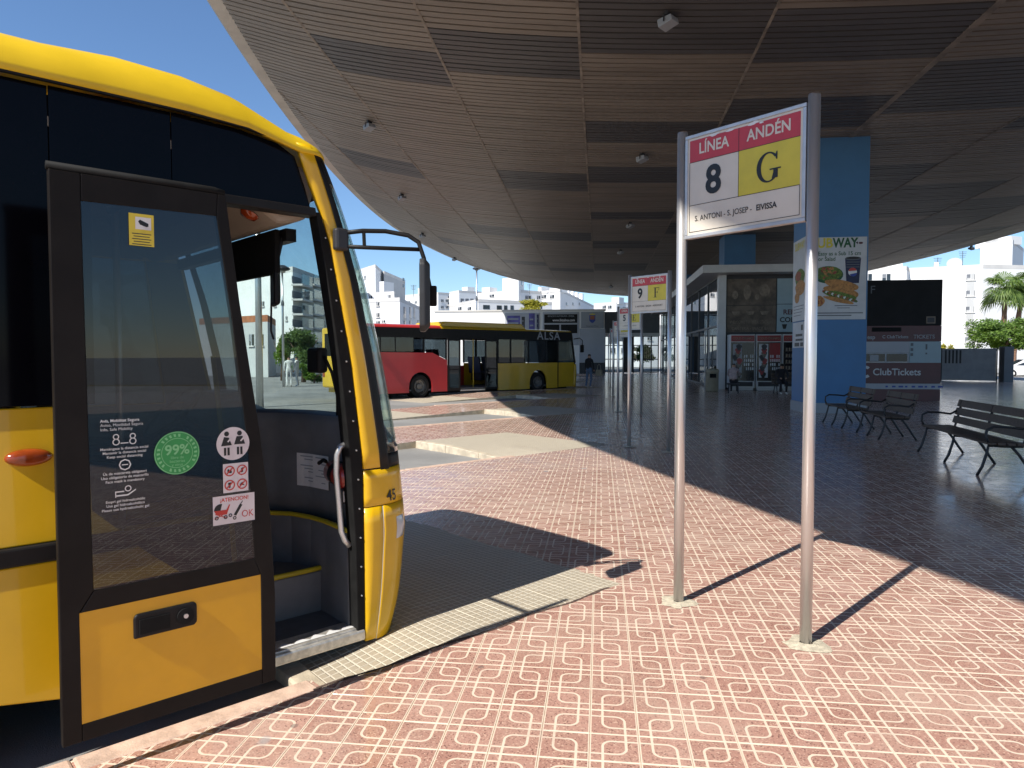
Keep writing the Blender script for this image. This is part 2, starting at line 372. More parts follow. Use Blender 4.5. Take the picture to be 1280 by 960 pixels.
# ---------------------------------------------------------------- mesh helpers
class MB:
    def __init__(s, T=None):
        s.vs = []; s.fs = []; s.ms = []; s.T = T
    def v(s, p):
        p = tuple(p)
        if s.T: p = s.T(*p)
        s.vs.append(tuple(p)); return len(s.vs) - 1
    def face(s, pts, m=0):
        s.fs.append([s.v(p) for p in pts]); s.ms.append(m)
    def idx(s, ids, m=0):
        s.fs.append(list(ids)); s.ms.append(m)
    def box(s, x0, x1, y0, y1, z0, z1, m=0):
        i = [s.v(p) for p in ((x0, y0, z0), (x1, y0, z0), (x1, y1, z0), (x0, y1, z0), (x0, y0, z1), (x1, y0, z1), (x1, y1, z1), (x0, y1, z1))]
        for f in ((0, 3, 2, 1), (4, 5, 6, 7), (0, 1, 5, 4), (1, 2, 6, 5), (2, 3, 7, 6), (3, 0, 4, 7)):
            s.idx([i[k] for k in f], m)
        return s
    def prism(s, poly, d, m=0):
        d = Vector(d)
        a = [s.v(p) for p in poly]; b = [s.v(Vector(p) + d) for p in poly]
        s.idx(a[::-1], m); s.idx(b, m)
        n = len(a)
        for k in range(n): s.idx([a[k], a[(k + 1) % n], b[(k + 1) % n], b[k]], m)
        return s
    def tube(s, path, r, n=8, m=0, cap=True):
        P = [Vector(p) for p in path]
        rs = r if isinstance(r, (list, tuple)) else [r] * len(P)
        rings = []; up = None
        for k, p in enumerate(P):
            t = (P[min(k + 1, len(P) - 1)] - P[max(k - 1, 0)]).normalized()
            if up is None:
                up = Vector((0, 0, 1)) if abs(t.z) < 0.9 else Vector((1, 0, 0))
            a = t.cross(up).normalized(); b = a.cross(t).normalized(); up = b
            rings.append([s.v(p + (a * math.cos(q * 2 * math.pi / n) + b * math.sin(q * 2 * math.pi / n)) * rs[k]) for q in range(n)])
        for k in range(len(rings) - 1):
            for q in range(n):
                s.idx([rings[k][q], rings[k][(q + 1) % n], rings[k + 1][(q + 1) % n], rings[k + 1][q]], m)
        if cap:
            s.idx(rings[0][::-1], m); s.idx(rings[-1], m)
        return s
    def lathe(s, prof, c=(0, 0, 0), ax=(0, 0, 1), n=20, m=0, a0=0.0, a1=2 * math.pi):
        ax = Vector(ax).normalized(); c = Vector(c)
        e1 = ax.orthogonal().normalized(); e2 = ax.cross(e1)
        rings = []
        for r, h in prof:
            rings.append([s.v(c + ax * h + (e1 * math.cos(a0 + (a1 - a0) * q / n) + e2 * math.sin(a0 + (a1 - a0) * q / n)) * max(r, 1e-4)) for q in range(n)])
        for k in range(len(rings) - 1):
            for q in range(n):
                s.idx([rings[k][q], rings[k][(q + 1) % n], rings[k + 1][(q + 1) % n], rings[k + 1][q]], m)
        return s
    def grid(s, fn, nu, nv, m=0, flip=False):
        g = [[s.v(fn(i / nu, j / nv)) for j in range(nv + 1)] for i in range(nu + 1)]
        for i in range(nu):
            for j in range(nv):
                q = [g[i][j], g[i + 1][j], g[i + 1][j + 1], g[i][j + 1]]
                s.idx(q[::-1] if flip else q, m)
        return s
    def mesh(s, name, mats, smooth=False):
        me = bpy.data.meshes.new(name)
        me.from_pydata(s.vs, [], s.fs)
        for m in (mats if isinstance(mats, (list, tuple)) else [mats]):
            me.materials.append(M[m] if isinstance(m, str) else m)
        if any(s.ms): me.polygons.foreach_set('material_index', s.ms)
        if smooth: me.polygons.foreach_set('use_smooth', [True] * len(me.polygons))
        me.update()
        return me
    def build(s, name, mats, parent=None, smooth=False, bevel=0, solid=0, fix=True, auto=None):
        me = s.mesh(name, mats, smooth)
        if fix:
            bm = bmesh.new(); bm.from_mesh(me)
            bmesh.ops.remove_doubles(bm, verts=bm.verts, dist=1e-5)
            bmesh.ops.recalc_face_normals(bm, faces=bm.faces)
            bm.to_mesh(me); bm.free()
        o = bpy.data.objects.new(name, me); col.objects.link(o)
        if parent: o.parent = parent
        if solid:
            md = o.modifiers.new('solid', 'SOLIDIFY'); md.thickness = solid; md.offset = -1
        if bevel:
            md = o.modifiers.new('bevel', 'BEVEL'); md.width = bevel; md.segments = 2; md.limit_method = 'ANGLE'; md.angle_limit = R(35)
        return o

def empty(name, loc=(0, 0, 0), rz=0.0):
    o = bpy.data.objects.new(name, None); o.empty_display_size = 0.2
    col.objects.link(o); o.location = loc; o.rotation_euler = (0, 0, rz)
    return o
def tag(o, label=None, cat=None, group=None, kind=None):
    if label: o['label'] = label
    if cat: o['category'] = cat
    if group: o['group'] = group
    if kind: o['kind'] = kind
    return o
def copy_tree(o, parent=None):
    c = o.copy(); col.objects.link(c); c.parent = parent
    for ch in list(o.children): copy_tree(ch, c)
    return c

_tc = {}
def text_data(s, size, bold=0.0, align='CENTER', spacing=1.0):
    key = (s, size, bold, align, spacing)
    if key in _tc: return _tc[key]
    cu = bpy.data.curves.new('text', 'FONT'); cu.body = s; cu.size = size; cu.align_x = align; cu.align_y = 'CENTER'
    cu.offset = bold * size; cu.space_character = spacing; cu.resolution_u = 4
    ob = bpy.data.objects.new('text', cu); col.objects.link(ob)
    dg = bpy.context.evaluated_depsgraph_get(); dg.update()
    me = bpy.data.meshes.new_from_object(ob.evaluated_get(dg))
    bpy.data.objects.remove(ob); bpy.data.curves.remove(cu)
    _tc[key] = me
    return me
def lettering(parent, s, size, o, xd, up, m, bold=0.0, align='CENTER', sx=1.0, spacing=1.0, name='lettering'):
    """flat print: letters lie in the plane (xd, up) with origin o, in the parent's frame"""
    me = text_data(s, size, bold, align, spacing).copy()
    me.materials.clear(); me.materials.append(M[m])
    x = Vector(xd).normalized(); u = Vector(up).normalized(); n = x.cross(u)
    mt = Matrix((x * sx, u, n)).transposed().to_4x4(); mt.translation = Vector(o)
    me.transform(mt)
    ob = bpy.data.objects.new(name, me); col.objects.link(ob); ob.parent = parent
    return ob

# a point at camera distance d seen in direction (u, v) of a 1280x960 frame: used to set out the far buildings
_f = 890.0
_F0 = Vector((-math.sin(R(7.05)), math.cos(R(7.05)), 0)); _R0 = Vector((math.cos(R(7.05)), math.sin(R(7.05)), 0)); _Z = Vector((0, 0, 1))
_F = _F0 * math.cos(R(2.25)) - _Z * math.sin(R(2.25)); _U = _F0 * math.sin(R(2.25)) + _Z * math.cos(R(2.25))
def at(u, v, d): return Vector((0, 0, EYE)) + (_F * _f + _R0 * (u - 640) + _U * (480 - v)) * (d / _f)
def lerp_table(tab, z):
    if z <= tab[0][0]: return tab[0][1]
    for (z0, a0), (z1, a1) in zip(tab, tab[1:]):
        if z <= z1: return a0 + (a1 - a0) * (z - z0) / (z1 - z0)
    return tab[-1][1]

# ================================================================ ground, platform, kerbs
P0 = Vector((-1.48, 3.64, 0))
def bay(a, s, k=0, z=0.0): return P0 + BD * a + BN * s + Vector((0, 8.0 * k, z))
ROAD = -0.13
g = MB(); g.face([(-900, -300, ROAD), (900, -300, ROAD), (900, 1500, ROAD), (-900, 1500, ROAD)])
tag(g.build('ground', 'asphalt'), kind='structure')

KS, KA = 0.26, -0.20            # kerb line of a bay: side offset and front offset
poly = []
BW = 2.65                       # width of a bus bay; a sloping finger island separates it from the next
for k in range(-2, 9):
    poly.append(bay(KA, KS - 5.153, k - 1)); poly.append(bay(KA, KS, k))
    poly += [bay(KA, 0.374, k), bay(2.102, 0.374, k), bay(2.102, KS - BW, k), bay(KA, KS - BW, k)]
poly += [Vector((7, 76, 0)), Vector((27.5, 76, 0)), Vector((27.5, -16, 0))]
pl = MB(); pl.prism([(p.x, p.y, ROAD - 0.2) for p in poly], (0, 0, 0.2 - ROAD - 0.006))
platform = tag(pl.build('platform', 'tile'), kind='structure')

def subtract(pieces, hole):
    """convex pieces minus a convex counter-clockwise hole"""
    out = []
    for pc in pieces:
        rest = pc; outs = []
        n = len(hole)
        for k in range(n):
            a, b = hole[k], hole[(k + 1) % n]
            nx, ny = (b[1] - a[1]), -(b[0] - a[0])          # outward normal
            def d(p): return (p[0] - a[0]) * nx + (p[1] - a[1]) * ny
            o_, i_ = [], []
            m = len(rest)
            for q in range(m):
                p, r = rest[q], rest[(q + 1) % m]
                dp, dr = d(p), d(r)
                if dp >= 0: o_.append(p)
                if dp <= 0: i_.append(p)
                if dp * dr < 0:
                    t = dp / (dp - dr); x = (p[0] + (r[0] - p[0]) * t, p[1] + (r[1] - p[1]) * t)
                    o_.append(x); i_.append(x)
            if len(o_) >= 3: outs.append(o_)
            rest = i_
            if len(rest) < 3: break
        out += outs
    def area(p): return abs(sum(p[q][0] * p[(q + 1) % len(p)][1] - p[(q + 1) % len(p)][0] * p[q][1] for q in range(len(p)))) / 2
    return [p for p in out if area(p) > 2e-4]

holes = []
for k in (-1, 0, 1, 2):
    holes.append([tuple(bay(a, s, k)[:2]) for a, s in ((-6.3, KS - 5.153), (-6.3, 0.372), (KA, 0.372), (KA, KS - 5.153))])
    holes.append([tuple(bay(a, s, k)[:2]) for a, s in ((KA, KS - BW), (KA, 0.372), (2.1, 0.372), (2.1, KS - BW))])
for h in holes:
    ar = sum(h[q][0] * h[(q + 1) % 4][1] - h[(q + 1) % 4][0] * h[q][1] for q in range(4))
    if ar < 0: h.reverse()

def tile_pieces(mb, pc, z, cx=0.0, cy=0.0):
    """bevelled slab from a convex outline"""
    n = len(pc)
    gx = sum(p[0] for p in pc) / n; gy = sum(p[1] for p in pc) / n
    def ins(p, d):
        v = Vector((gx - p[0], gy - p[1])); l = max(v.length, 1e-6)
        return (p[0] + v.x / l * min(d, l * 0.3) - cx, p[1] + v.y / l * min(d, l * 0.3) - cy)
    top = [mb.v(ins(p, 0.0026) + (z,)) for p in pc]
    mid = [mb.v(ins(p, 0.0008) + (z - 0.0022,)) for p in pc]
    bot = [mb.v(ins(p, 0.0008) + (z - 0.010,)) for p in pc]
    ar = sum(pc[q][0] * pc[(q + 1) % n][1] - pc[(q + 1) % n][0] * pc[q][1] for q in range(n))
    fl = ar < 0
    mb.idx(top[::-1] if fl else top)
    for q in range(n):
        w = (q + 1) % n
        for A, B in ((mid, top), (bot, mid)):
            f = [A[q], A[w], B[w], B[q]]
            mb.idx(f[::-1] if fl else f)

full_mb = MB(); hh = TP / 2
tile_pieces(full_mb, [(-hh, -hh), (hh, -hh), (hh, hh), (-hh, hh)], 0.0)
full_tile = full_mb.mesh('tile', 'tile')
cells = []
for i in range(-26, 40):
    for j in range(-8, 46):
        x, y = TX + (i + 0.5) * TP, TY + (j + 0.5) * TP
        d = Vector((x, y, -EYE)); dep = d.dot(_F)
        if dep < 1.6: continue
        u = 640 + _f * d.dot(_R0) / dep; v = 480 - _f * d.dot(_U) / dep
        if u < -60 or u > 1340 or v > 1040: continue
        if u < 470 and v < 840: continue                     # behind the parked bus
        sq = [(x - hh, y - hh), (x + hh, y - hh), (x + hh, y + hh), (x - hh, y + hh)]
        pcs = [sq]
        for h in holes: pcs = subtract(pcs, h)
        if pcs: cells.append((dep + (3 if (u > 1290 or v > 985 or u < 60) else 0), x, y, pcs, len(pcs) == 1 and len(pcs[0]) == 4 and pcs[0] == sq))
cells.sort(key=lambda c: c[0])
rest = MB()
for n_, (dep, x, y, pcs, whole) in enumerate(cells):
    if n_ < 300:
        if whole: me = full_tile
        else:
            mb = MB()
            for pc in pcs: tile_pieces(mb, pc, 0.0, x, y)
            me = mb.mesh('tile', 'tile')
        o = bpy.data.objects.new('tile', me); col.objects.link(o); o.parent = platform
        o.location = (x, y, random.uniform(-0.0005, 0.0005))
        o.rotation_euler = (random.gauss(0, 0.0016), random.gauss(0, 0.0016), 0)
    else:
        dz = random.uniform(-0.0005, 0.0005)
        for pc in pcs: tile_pieces(rest, pc, dz)
tag(rest.build('paving_tiles', 'tile', platform, fix=False), kind='stuff')

def kerbs(k):
    root = tag(empty('kerb', bay(KA, KS, k)), kind='structure')
    inv = root.location
    n = 6
    for q in range(n):
        a1 = KA - 0.014 - q * 1.02 - 0.004; a0 = KA - 0.014 - (q + 1) * 1.02 + 0.004
        pts = [bay(a, s, k, ROAD) - inv for a, s in ((a0, KS - 0.012), (a1, KS - 0.012), (a1, KS + 0.115), (a0, KS + 0.115))]
        MB().prism(pts, (0, 0, 0.132 + random.uniform(0, 0.006))).build('kerbstone', 'kerb', root, bevel=0.012)
    for q in range(3):
        s1 = KS + 0.113 - q * 0.92 - (0.004 if q else 0); s0 = KS + 0.113 - (q + 1) * 0.92 + 0.004
        mb = MB()
        pts = [bay(a, s, k) - inv for a, s in ((KA - 0.012, s0), (KA - 0.012, s1), (KA + 0.12, s1), (KA + 0.12, s0))]
        h = [0.006 - dip(KA, s_) for s_ in (s0, s1, s1, s0)]
        lo = [mb.v((p.x, p.y, ROAD - 0.02)) for p in pts]; hi = [mb.v((p.x, p.y, z)) for p, z in zip(pts, h)]
        mb.idx(lo[::-1]); mb.idx(hi)
        for e in range(4): mb.idx([lo[e], lo[(e + 1) % 4], hi[(e + 1) % 4], hi[e]])
        mb.build('kerbstone', 'kerb2', root, bevel=0.012)
def dip(a, s):
    """the paving sinks to road level at the boarding corner of a bay"""
    fa = max(0.0, 1 - max(0.0, a - KA) / 0.95); fs = max(0.0, 1 - max(0.0, 0.372 - s) / 1.7)
    return 0.098 * fa * fa * (3 - 2 * fa) * fs * fs * (3 - 2 * fs)
for k in range(0, 6): kerbs(k)
for k in range(-1, 6):          # finger islands between the bays
    mb = MB()
    aa = [KA, KA - 1.9, KA - 4.6]; zz_ = [-0.004, -0.058, ROAD + 0.004]
    tops = [[mb.v(bay(a, s, k, z)) for s in (KS - BW, KS - 5.153)] for a, z in zip(aa, zz_)]
    bots = [[mb.v(bay(a, s, k, ROAD - 0.1)) for s in (KS - BW, KS - 5.153)] for a in aa]
    for q in range(2):
        mb.idx([tops[q][0], tops[q][1], tops[q + 1][1], tops[q + 1][0]], q)
        mb.idx([tops[q][0], tops[q + 1][0], bots[q + 1][0], bots[q][0]], 2); mb.idx([tops[q][1], tops[q + 1][1], bots[q + 1][1], bots[q][1]], 2)
    mb.idx([tops[2][0], tops[2][1], bots[2][1], bots[2][0]], 2)
    tag(mb.build('island', ['tile', 'apron', 'kerb2']), kind='structure')

ap_mesh = None
for k in range(0, 6):
    if k == 0:
        root = tag(empty('apron', bay(0, 0, 0)), kind='structure')
        mb = MB(); mb.grid(lambda u, v: tuple(bay(KA + 0.02 + 2.28 * u, 0.372 - (0.372 - KS + BW) * v, 0, -0.010 - dip(KA + 0.02 + 2.28 * u, 0.372 - (0.372 - KS + BW) * v)) - root.location), 14, 14)
        mb.build('mortar_bed', 'mortar', root, fix=False)
        me_mb = MB(); tile_pieces(me_mb, [(-0.1, -0.1), (0.1, -0.1), (0.1, 0.1), (-0.1, 0.1)], 0.0)
        ap_mesh = me_mb.mesh('ribbed_tile', 'apron')
        for ia in range(11):
            for js in range(14):
                a_, s_ = -0.075 + 0.1 + ia * 0.2, 0.372 - 0.1 - js * 0.2
                if js == 13: continue
                p = bay(a_, s_, 0) - root.location
                ga = (dip(a_ + 0.1, s_) - dip(a_ - 0.1, s_)) / 0.2; gs = (dip(a_, s_ + 0.1) - dip(a_, s_ - 0.1)) / 0.2
                nrm = (Vector((0, 0, 1)) + BD * ga + BN * gs + Vector((random.gauss(0, 0.002), random.gauss(0, 0.002), 0))).normalized()
                q = Vector((0, 0, 1)).rotation_difference(nrm) @ Matrix.Rotation(math.pi / 2 - BANG, 3, 'Z').to_quaternion()
                o = bpy.data.objects.new('ribbed_tile', ap_mesh); col.objects.link(o); o.parent = root
                o.rotation_mode = 'QUATERNION'; o.rotation_quaternion = q
                o.location = (p.x, p.y, random.uniform(-0.001, 0.001) - dip(a_, s_))
    else:
        mb = MB(); mb.grid(lambda u, v: tuple(bay(KA + 0.1 + 2.2 * u, 0.373 - (0.373 - KS + BW) * v, k, -0.003 - dip(KA + 0.1 + 2.2 * u, 0.373 - (0.373 - KS + BW) * v))), 14, 14)
        tag(mb.build('apron', 'apron', fix=False), kind='structure')
# dark ragged strip drawing the open door leaf's shadow along the apron joint
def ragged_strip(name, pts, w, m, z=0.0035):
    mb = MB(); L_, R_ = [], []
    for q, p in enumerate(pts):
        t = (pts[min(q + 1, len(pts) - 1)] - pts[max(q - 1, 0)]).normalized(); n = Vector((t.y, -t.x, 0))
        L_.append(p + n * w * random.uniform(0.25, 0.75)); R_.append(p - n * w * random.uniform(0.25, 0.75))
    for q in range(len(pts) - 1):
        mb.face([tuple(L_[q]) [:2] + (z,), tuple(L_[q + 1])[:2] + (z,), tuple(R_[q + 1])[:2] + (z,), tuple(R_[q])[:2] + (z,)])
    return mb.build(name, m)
M['leaf_shade'] = paint('leaf_shadow_brown', (0.10, 0.065, 0.05), 0.95, var=0.4, scale=30, kind='pos', bumpy=0.5)
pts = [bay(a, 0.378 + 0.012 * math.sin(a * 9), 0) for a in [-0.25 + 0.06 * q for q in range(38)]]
tag(ragged_strip('leaf_shadow_strip', pts, 0.022, 'leaf_shade', 0.0025), kind='structure')

# roads and pavement on the far right
mb = MB(); mb.face([(27.5, -40, ROAD + 0.06), (36, -40, ROAD + 0.06), (36, 140, ROAD + 0.06), (27.5, 140, ROAD + 0.06)])
tag(mb.build('pavement', 'lit_grey'), kind='structure')
mb = MB(); mb.face([(36, -40, ROAD + 0.004), (39, -40, ROAD + 0.004), (39, 140, ROAD + 0.004), (36, 140, ROAD + 0.004)])
tag(mb.build('verge', 'dry'), kind='structure')

# ================================================================ canopy
CX, CY, CA, CB, ZR, Z0 = 6.9, 44.0, 19.7, 49.4, 9.6, 7.6
CN, PN = 60.0, 1.6               # the near half is longer and more pointed than the far one
def hull(x, y):
    if y >= CY: r = math.hypot((x - CX) / CA, (y - CY) / CB)
    else: r = (abs(x - CX) / CA) ** PN + (abs(y - CY) / CN) ** PN; r = r ** (1 / PN)
    return Z0 + (ZR - Z0) * min(r, 1.02) ** 4
canopy = tag(empty('canopy', (CX, CY, 0)), 'huge oval bus station canopy with slatted curved underside on blue columns', 'canopy')
def TC(x, y, z): return (x - CX, y - CY, z)
LIP = 0.42
def rim(t, k, off):
    c, s_ = math.cos(t), math.sin(t)
    if s_ >= 0: return (CX + (CA + off) * k * c, CY + (CB + off) * k * s_)
    return (CX + (CA + off) * k * math.copysign(abs(c) ** (2 / PN), c), CY - (CN + off) * k * abs(s_) ** (2 / PN))
def chord(y):
    k = 1 - ((y - CY) / (CB - LIP)) ** 2 if y >= CY else 1 - (abs(y - CY) / (CN - LIP)) ** PN
    if k <= 0.004: return 0.0
    return (CA - LIP) * (math.sqrt(k) if y >= CY else k ** (1 / PN))
def ring(off, z, n=160): return [rim(2 * math.pi * q / n, 1.0, off) + (z,) for q in range(n)]
mb = MB(TC)
rings = [ring(-LIP, ZR - 0.02), ring(0, ZR - 0.02), ring(0.12, ZR + 0.10), ring(0.12, ZR + 0.75), ring(-2.5, ZR + 1.1)]
ids = [[mb.v(p) for p in r_] for r_ in rings]
for e, (A, B) in enumerate(zip(ids, ids[1:])):
    for q in range(160): mb.idx([A[q], A[(q + 1) % 160], B[(q + 1) % 160], B[q]], 1 if e == 0 else 0)
mb.idx(ids[-1])
mb.build('fascia', ['concrete', 'lip'], canopy)
mb = MB(TC)
mb.grid(lambda u, v: rim(u * 2 * math.pi, v, -LIP + 0.02) + (hull(*rim(u * 2 * math.pi, v, -LIP)) + 0.07,), 96, 30)
soffit = mb.build('soffit', 'soffit_back', canopy)
RIBS = [-12.3, -9.5, -6.6, -3.6, -0.45, 3.1, 6.85, 10.6, 14.2, 17.3, 20.3, 23.2, 26.1]
DARK = {-6.6: [(15.8, 17.5), (35, 37.5), (47, 49)], -3.6: [(6, 9), (14.6, 16.6), (24.5, 27), (35.5, 38), (50, 52)],
        -0.45: [(8, 15.4), (19.3, 21.2), (23.6, 25.7), (30.6, 32.1), (38, 40.5), (47, 51)], 3.1: [(4, 6), (13.4, 15.8), (17.8, 20.1), (24, 28), (33, 36)],
        6.85: [(9, 12), (15.9, 19.2), (24, 30), (36, 39)], 10.6: [(10, 13), (17.4, 21), (27, 33)], 14.2: [(16, 22), (30, 36)], 17.3: [(20, 26), (38, 44)],
        20.3: [(30, 34), (45, 50)], -9.5: [(25, 27), (41, 43)], -12.3: [], 23.2: []}
PITCH, SW = 0.225, 0.172
def slat(mb, y):
    hw = chord(y)
    if hw < 0.5: return False
    x0, x1 = CX - hw, CX + hw
    xs = {x0, x1} | {r for r in RIBS if x0 < r < x1}
    n = max(4, int((x1 - x0) / 1.2))
    xs |= {x0 + (x1 - x0) * q / n for q in range(n + 1)}
    xs = sorted(xs); c = [xs[0]]
    for x in xs[1:]:
        if x - c[-1] > 0.05: c.append(x)
    dz = random.uniform(-0.006, 0.006)
    rows = []
    for x in c:
        za, zb = hull(x, y - SW / 2) + dz, hull(x, y + SW / 2) + dz
        rows.append([mb.v(p) for p in ((x, y - SW / 2, za + 0.05), (x, y - SW / 2, za), (x, y + SW / 2, zb), (x, y + SW / 2, zb + 0.05))])
    for q in range(len(c) - 1):
        xm = (c[q] + c[q + 1]) / 2
        r = max([t for t in RIBS if t <= xm], default=RIBS[0])
        m = 1 if any(a <= y <= b for a, b in DARK.get(r, [])) else 0
        for w in range(3): mb.idx([rows[q][w], rows[q + 1][w], rows[q + 1][w + 1], rows[q][w + 1]], m)
    return True
ys = []; y = CY - CN + 0.6
while y < CY + CB - 0.6: ys.append(y); y += PITCH
near = [y for y in ys if 9.0 <= y][:298]
far_mb = MB(TC)
for y in ys:
    if near[0] <= y <= near[-1]:
        mb = MB(TC)
        if slat(mb, y): mb.build('slat', ['slat_tan', 'slat_grey'], soffit, fix=False)
    else: slat(far_mb, y)
tag(far_mb.build('slats', ['slat_tan', 'slat_grey'], soffit, fix=False), kind='stuff')
for r in RIBS:
    q_ = abs(r - CX) / (CA - LIP)
    if q_ >= 1: continue
    y1_ = CY + (CB - LIP) * math.sqrt(1 - q_ ** 2) - 0.1; y0_ = CY - (CN - LIP) * (1 - q_ ** PN) ** (1 / PN) + 0.1
    mb = MB(TC); n = 60; w = 0.028 if r != 6.85 else 0.07
    rows = []
    for q in range(n + 1):
        y = y0_ + (y1_ - y0_) * q / n
        z = hull(r, y) - 0.012
        rows.append([mb.v(p) for p in ((r - w, y, z + 0.05), (r - w, y, z), (r + w, y, z), (r + w, y, z + 0.05))])
    for q in range(n):
        for e in range(3): mb.idx([rows[q][e], rows[q][e + 1], rows[q + 1][e + 1], rows[q + 1][e]])
    mb.build('joint_cover', 'rib', canopy, fix=False)
COLS = [(5.75, 7.36, 20.9, 22.4), (6.1, 7.6, 36.6, 38.2), (6.0, 7.6, 54, 55.6)]
for (x0, x1, y0, y1) in COLS:
    c_ = MB(TC).box(x0, x1, y0, y1, -0.01, Z0 + 0.4).build('column', 'column_blue', canopy, bevel=0.02)
    MB(TC).box(x0 - 0.02, x1 + 0.02, y0 - 0.02, y1 + 0.02, -0.01, 0.28).build('plinth', 'panel_grey', c_)

# floodlights hanging under the canopy
def floodlight(x, y, aim, label):
    z = hull(x, y)
    o = tag(empty('floodlight', (x, y, z), aim), label, 'light', 'floodlights under the canopy')
    o.scale = (0.78, 0.78, 0.78)
    MB().box(-0.04, 0.04, -0.1, 0.1, -0.09, 0.06).tube([(-0.0, -0.2, -0.26), (0, -0.2, -0.1), (0, 0, -0.08), (0, 0.2, -0.1), (0, 0.2, -0.26)], 0.018, 6).build('bracket', 'metal_dark', o)
    h = MB(); h.prism([(-0.20, -0.17, -0.16), (0.16, -0.17, -0.12), (0.20, -0.17, -0.26), (-0.16, -0.17, -0.36)], (0, 0.34, 0)).build('housing', 'panel_grey', o, bevel=0.015)
    MB().prism([(-0.185, -0.15, -0.195), (-0.155, -0.15, -0.335), (-0.172, -0.15, -0.338), (-0.202, -0.15, -0.198)], (0, 0.30, 0)).build('lens', 'lampglass', o)
FL = [(-6.95, 21.1, 'nearest floodlight under the canopy beyond the bus roof'), (-8.6, 30.5, 'second floodlight under the canopy rim above the bus mirror'),
      (-10.4, 41.2, 'third floodlight along the left canopy rim'), (-11.0, 53.4, 'farthest floodlight along the left canopy rim'),
      (1.24, 22.1, 'floodlight on the dark soffit just left of the big line 8 sign'), (1.33, 32.8, 'floodlight on the soffit above the line 9 sign'),
      (1.13, 41.0, 'small floodlight on the soffit low above the line 9 sign'), (0.9, 62, 'farthest small floodlight on the soffit beyond the line 9 sign'),
      (1.21, 13.6, 'floodlight at the top edge of the picture above the line 8 sign'), (4.9, 20.6, 'floodlight at the head of the near blue column'),
      (15.2, 44.0, 'dark floodlight on the right of the canopy over the ticket kiosk'), (24.2, 50.5, 'dark floodlight hanging at the right canopy rim')]
for x, y, l in FL: floodlight(x, y, R(-35 if x < 3 else 200), l)


# ================================================================ the yellow bus at the near bay
# local frame: x forward along the bus, y towards its left (far) side, door side at y = 0; heights given above the platform
WB = 2.30
def TB(a, s, z): return (a, -s, z - ROAD)
YE = [(-0.03, 0.262), (0.014, 0.268), (0.54, 0.266), (0.995, 0.262), (1.578, 0.192), (2.263, 0.058), (2.48, -0.036), (2.654, -0.101), (2.80, -0.16)]
JB_ = [(0.03, 0.217), (0.552, 0.207), (1.093, 0.172), (1.578, 0.118), (2.006, 0.051), (2.36, -0.012)]
AC = [(-0.03, 0.285), (0.3, 0.315), (0.6, 0.330), (0.98, 0.308), (1.078, 0.300), (1.578, 0.225), (2.016, 0.14), (2.227, 0.085), (2.45, 0.02), (2.65, -0.05), (2.8, -0.11)]
DF = [(-0.03, 0.33), (0.16, 0.40), (0.6, 0.44), (0.97, 0.41), (1.48, 0.37), (2.0, 0.32), (2.37, 0.27), (2.68, 0.21)]
def nose(th, z):
    """front outline: th 0 at the door-side corner, 180 at the far corner"""
    c, s_ = math.cos(R(th)), math.sin(R(th))
    eta = math.copysign(abs(c) ** 0.667, c)
    return (lerp_table(AC, z) + lerp_table(DF, z) * max(s_, 0) ** 0.667, -WB / 2 + eta * WB / 2, z)
def strip(name, cols, z0, z1, m, parent, nz=10, solid=0.02, smooth=True, bevel=0):
    """shell patch: each column is a function of z"""
    mb = MB(TB)
    g_ = [[mb.v(c(z0 + (z1 - z0) * q / nz)) for q in range(nz + 1)] for c in cols]
    for i in range(len(cols) - 1):
        for q in range(nz): mb.idx([g_[i][q], g_[i + 1][q], g_[i + 1][q + 1], g_[i][q + 1]])
    o = mb.build(name, m, parent, smooth=smooth, fix=False)
    md = o.modifiers.new('solid', 'SOLIDIFY'); md.thickness = solid; md.offset = 1 if False else -1
    return o
def plate(name, pts, s, th, m, parent, bevel=0.004):
    """flat panel standing in the side plane: pts are (a, z), outer face at offset s"""
    return MB(TB).prism([(a, s, z) for a, z in pts], (0, 0, 0)).build(name, m, parent) if th == 0 else _plate(name, pts, s, th, m, parent, bevel)
def _plate(name, pts, s, th, m, parent, bevel, lean=0.0):
    mb = MB(TB)
    A = [mb.v((a, s - lean * (z - 0.78), z)) for a, z in pts]; B = [mb.v((a, s - th - lean * (z - 0.78), z)) for a, z in pts]; n = len(pts)
    mb.idx(A); mb.idx(B[::-1])
    for q in range(n): mb.idx([A[q], B[q], B[(q + 1) % n], A[(q + 1) % n]])
    return mb.build(name, m, parent, bevel=bevel)

bus = tag(empty('bus', (P0.x, P0.y, ROAD), math.pi / 2 - BANG), 'yellow bus in the foreground with its front door open', 'bus')
body = None
REAR = -8.2
def arch(ac, r, n=10): return [(ac + r * math.cos(math.pi * q / n), 0.36 - 0.13 + r * math.sin(math.pi * q / n) * 1.0) for q in range(n + 1)]
WHEELS = (-2.05, -5.9)
low = [(REAR, 0.05)]
lower = [(-0.60, 0.05), (-0.62, 0.50), (-0.693, 0.56), (-0.885, 0.725), (-0.90, 0.742), (REAR, 0.742), (REAR, 0.05)]
for w in sorted(WHEELS): lower += [(a, z) for a, z in arch(w, 0.50)[::-1] if z > 0.05]
_plate('side_panel', lower, 0.0, 0.04, 'yellow', bus, 0.006, 0.10)
_plate('side_panel', [(-0.972, 0.822), (-1.078, 0.928), (-1.092, 1.385), (REAR, 1.385), (REAR, 0.822)], 0.0, 0.04, 'yellow', bus, 0.006, 0.10)
_plate('moulding', [(-0.93, 0.765), (-0.94, 0.805), (-0.97, 0.821), (REAR, 0.821), (REAR, 0.743), (-0.95, 0.743)], 0.018, 0.05, 'black', bus, 0.01)
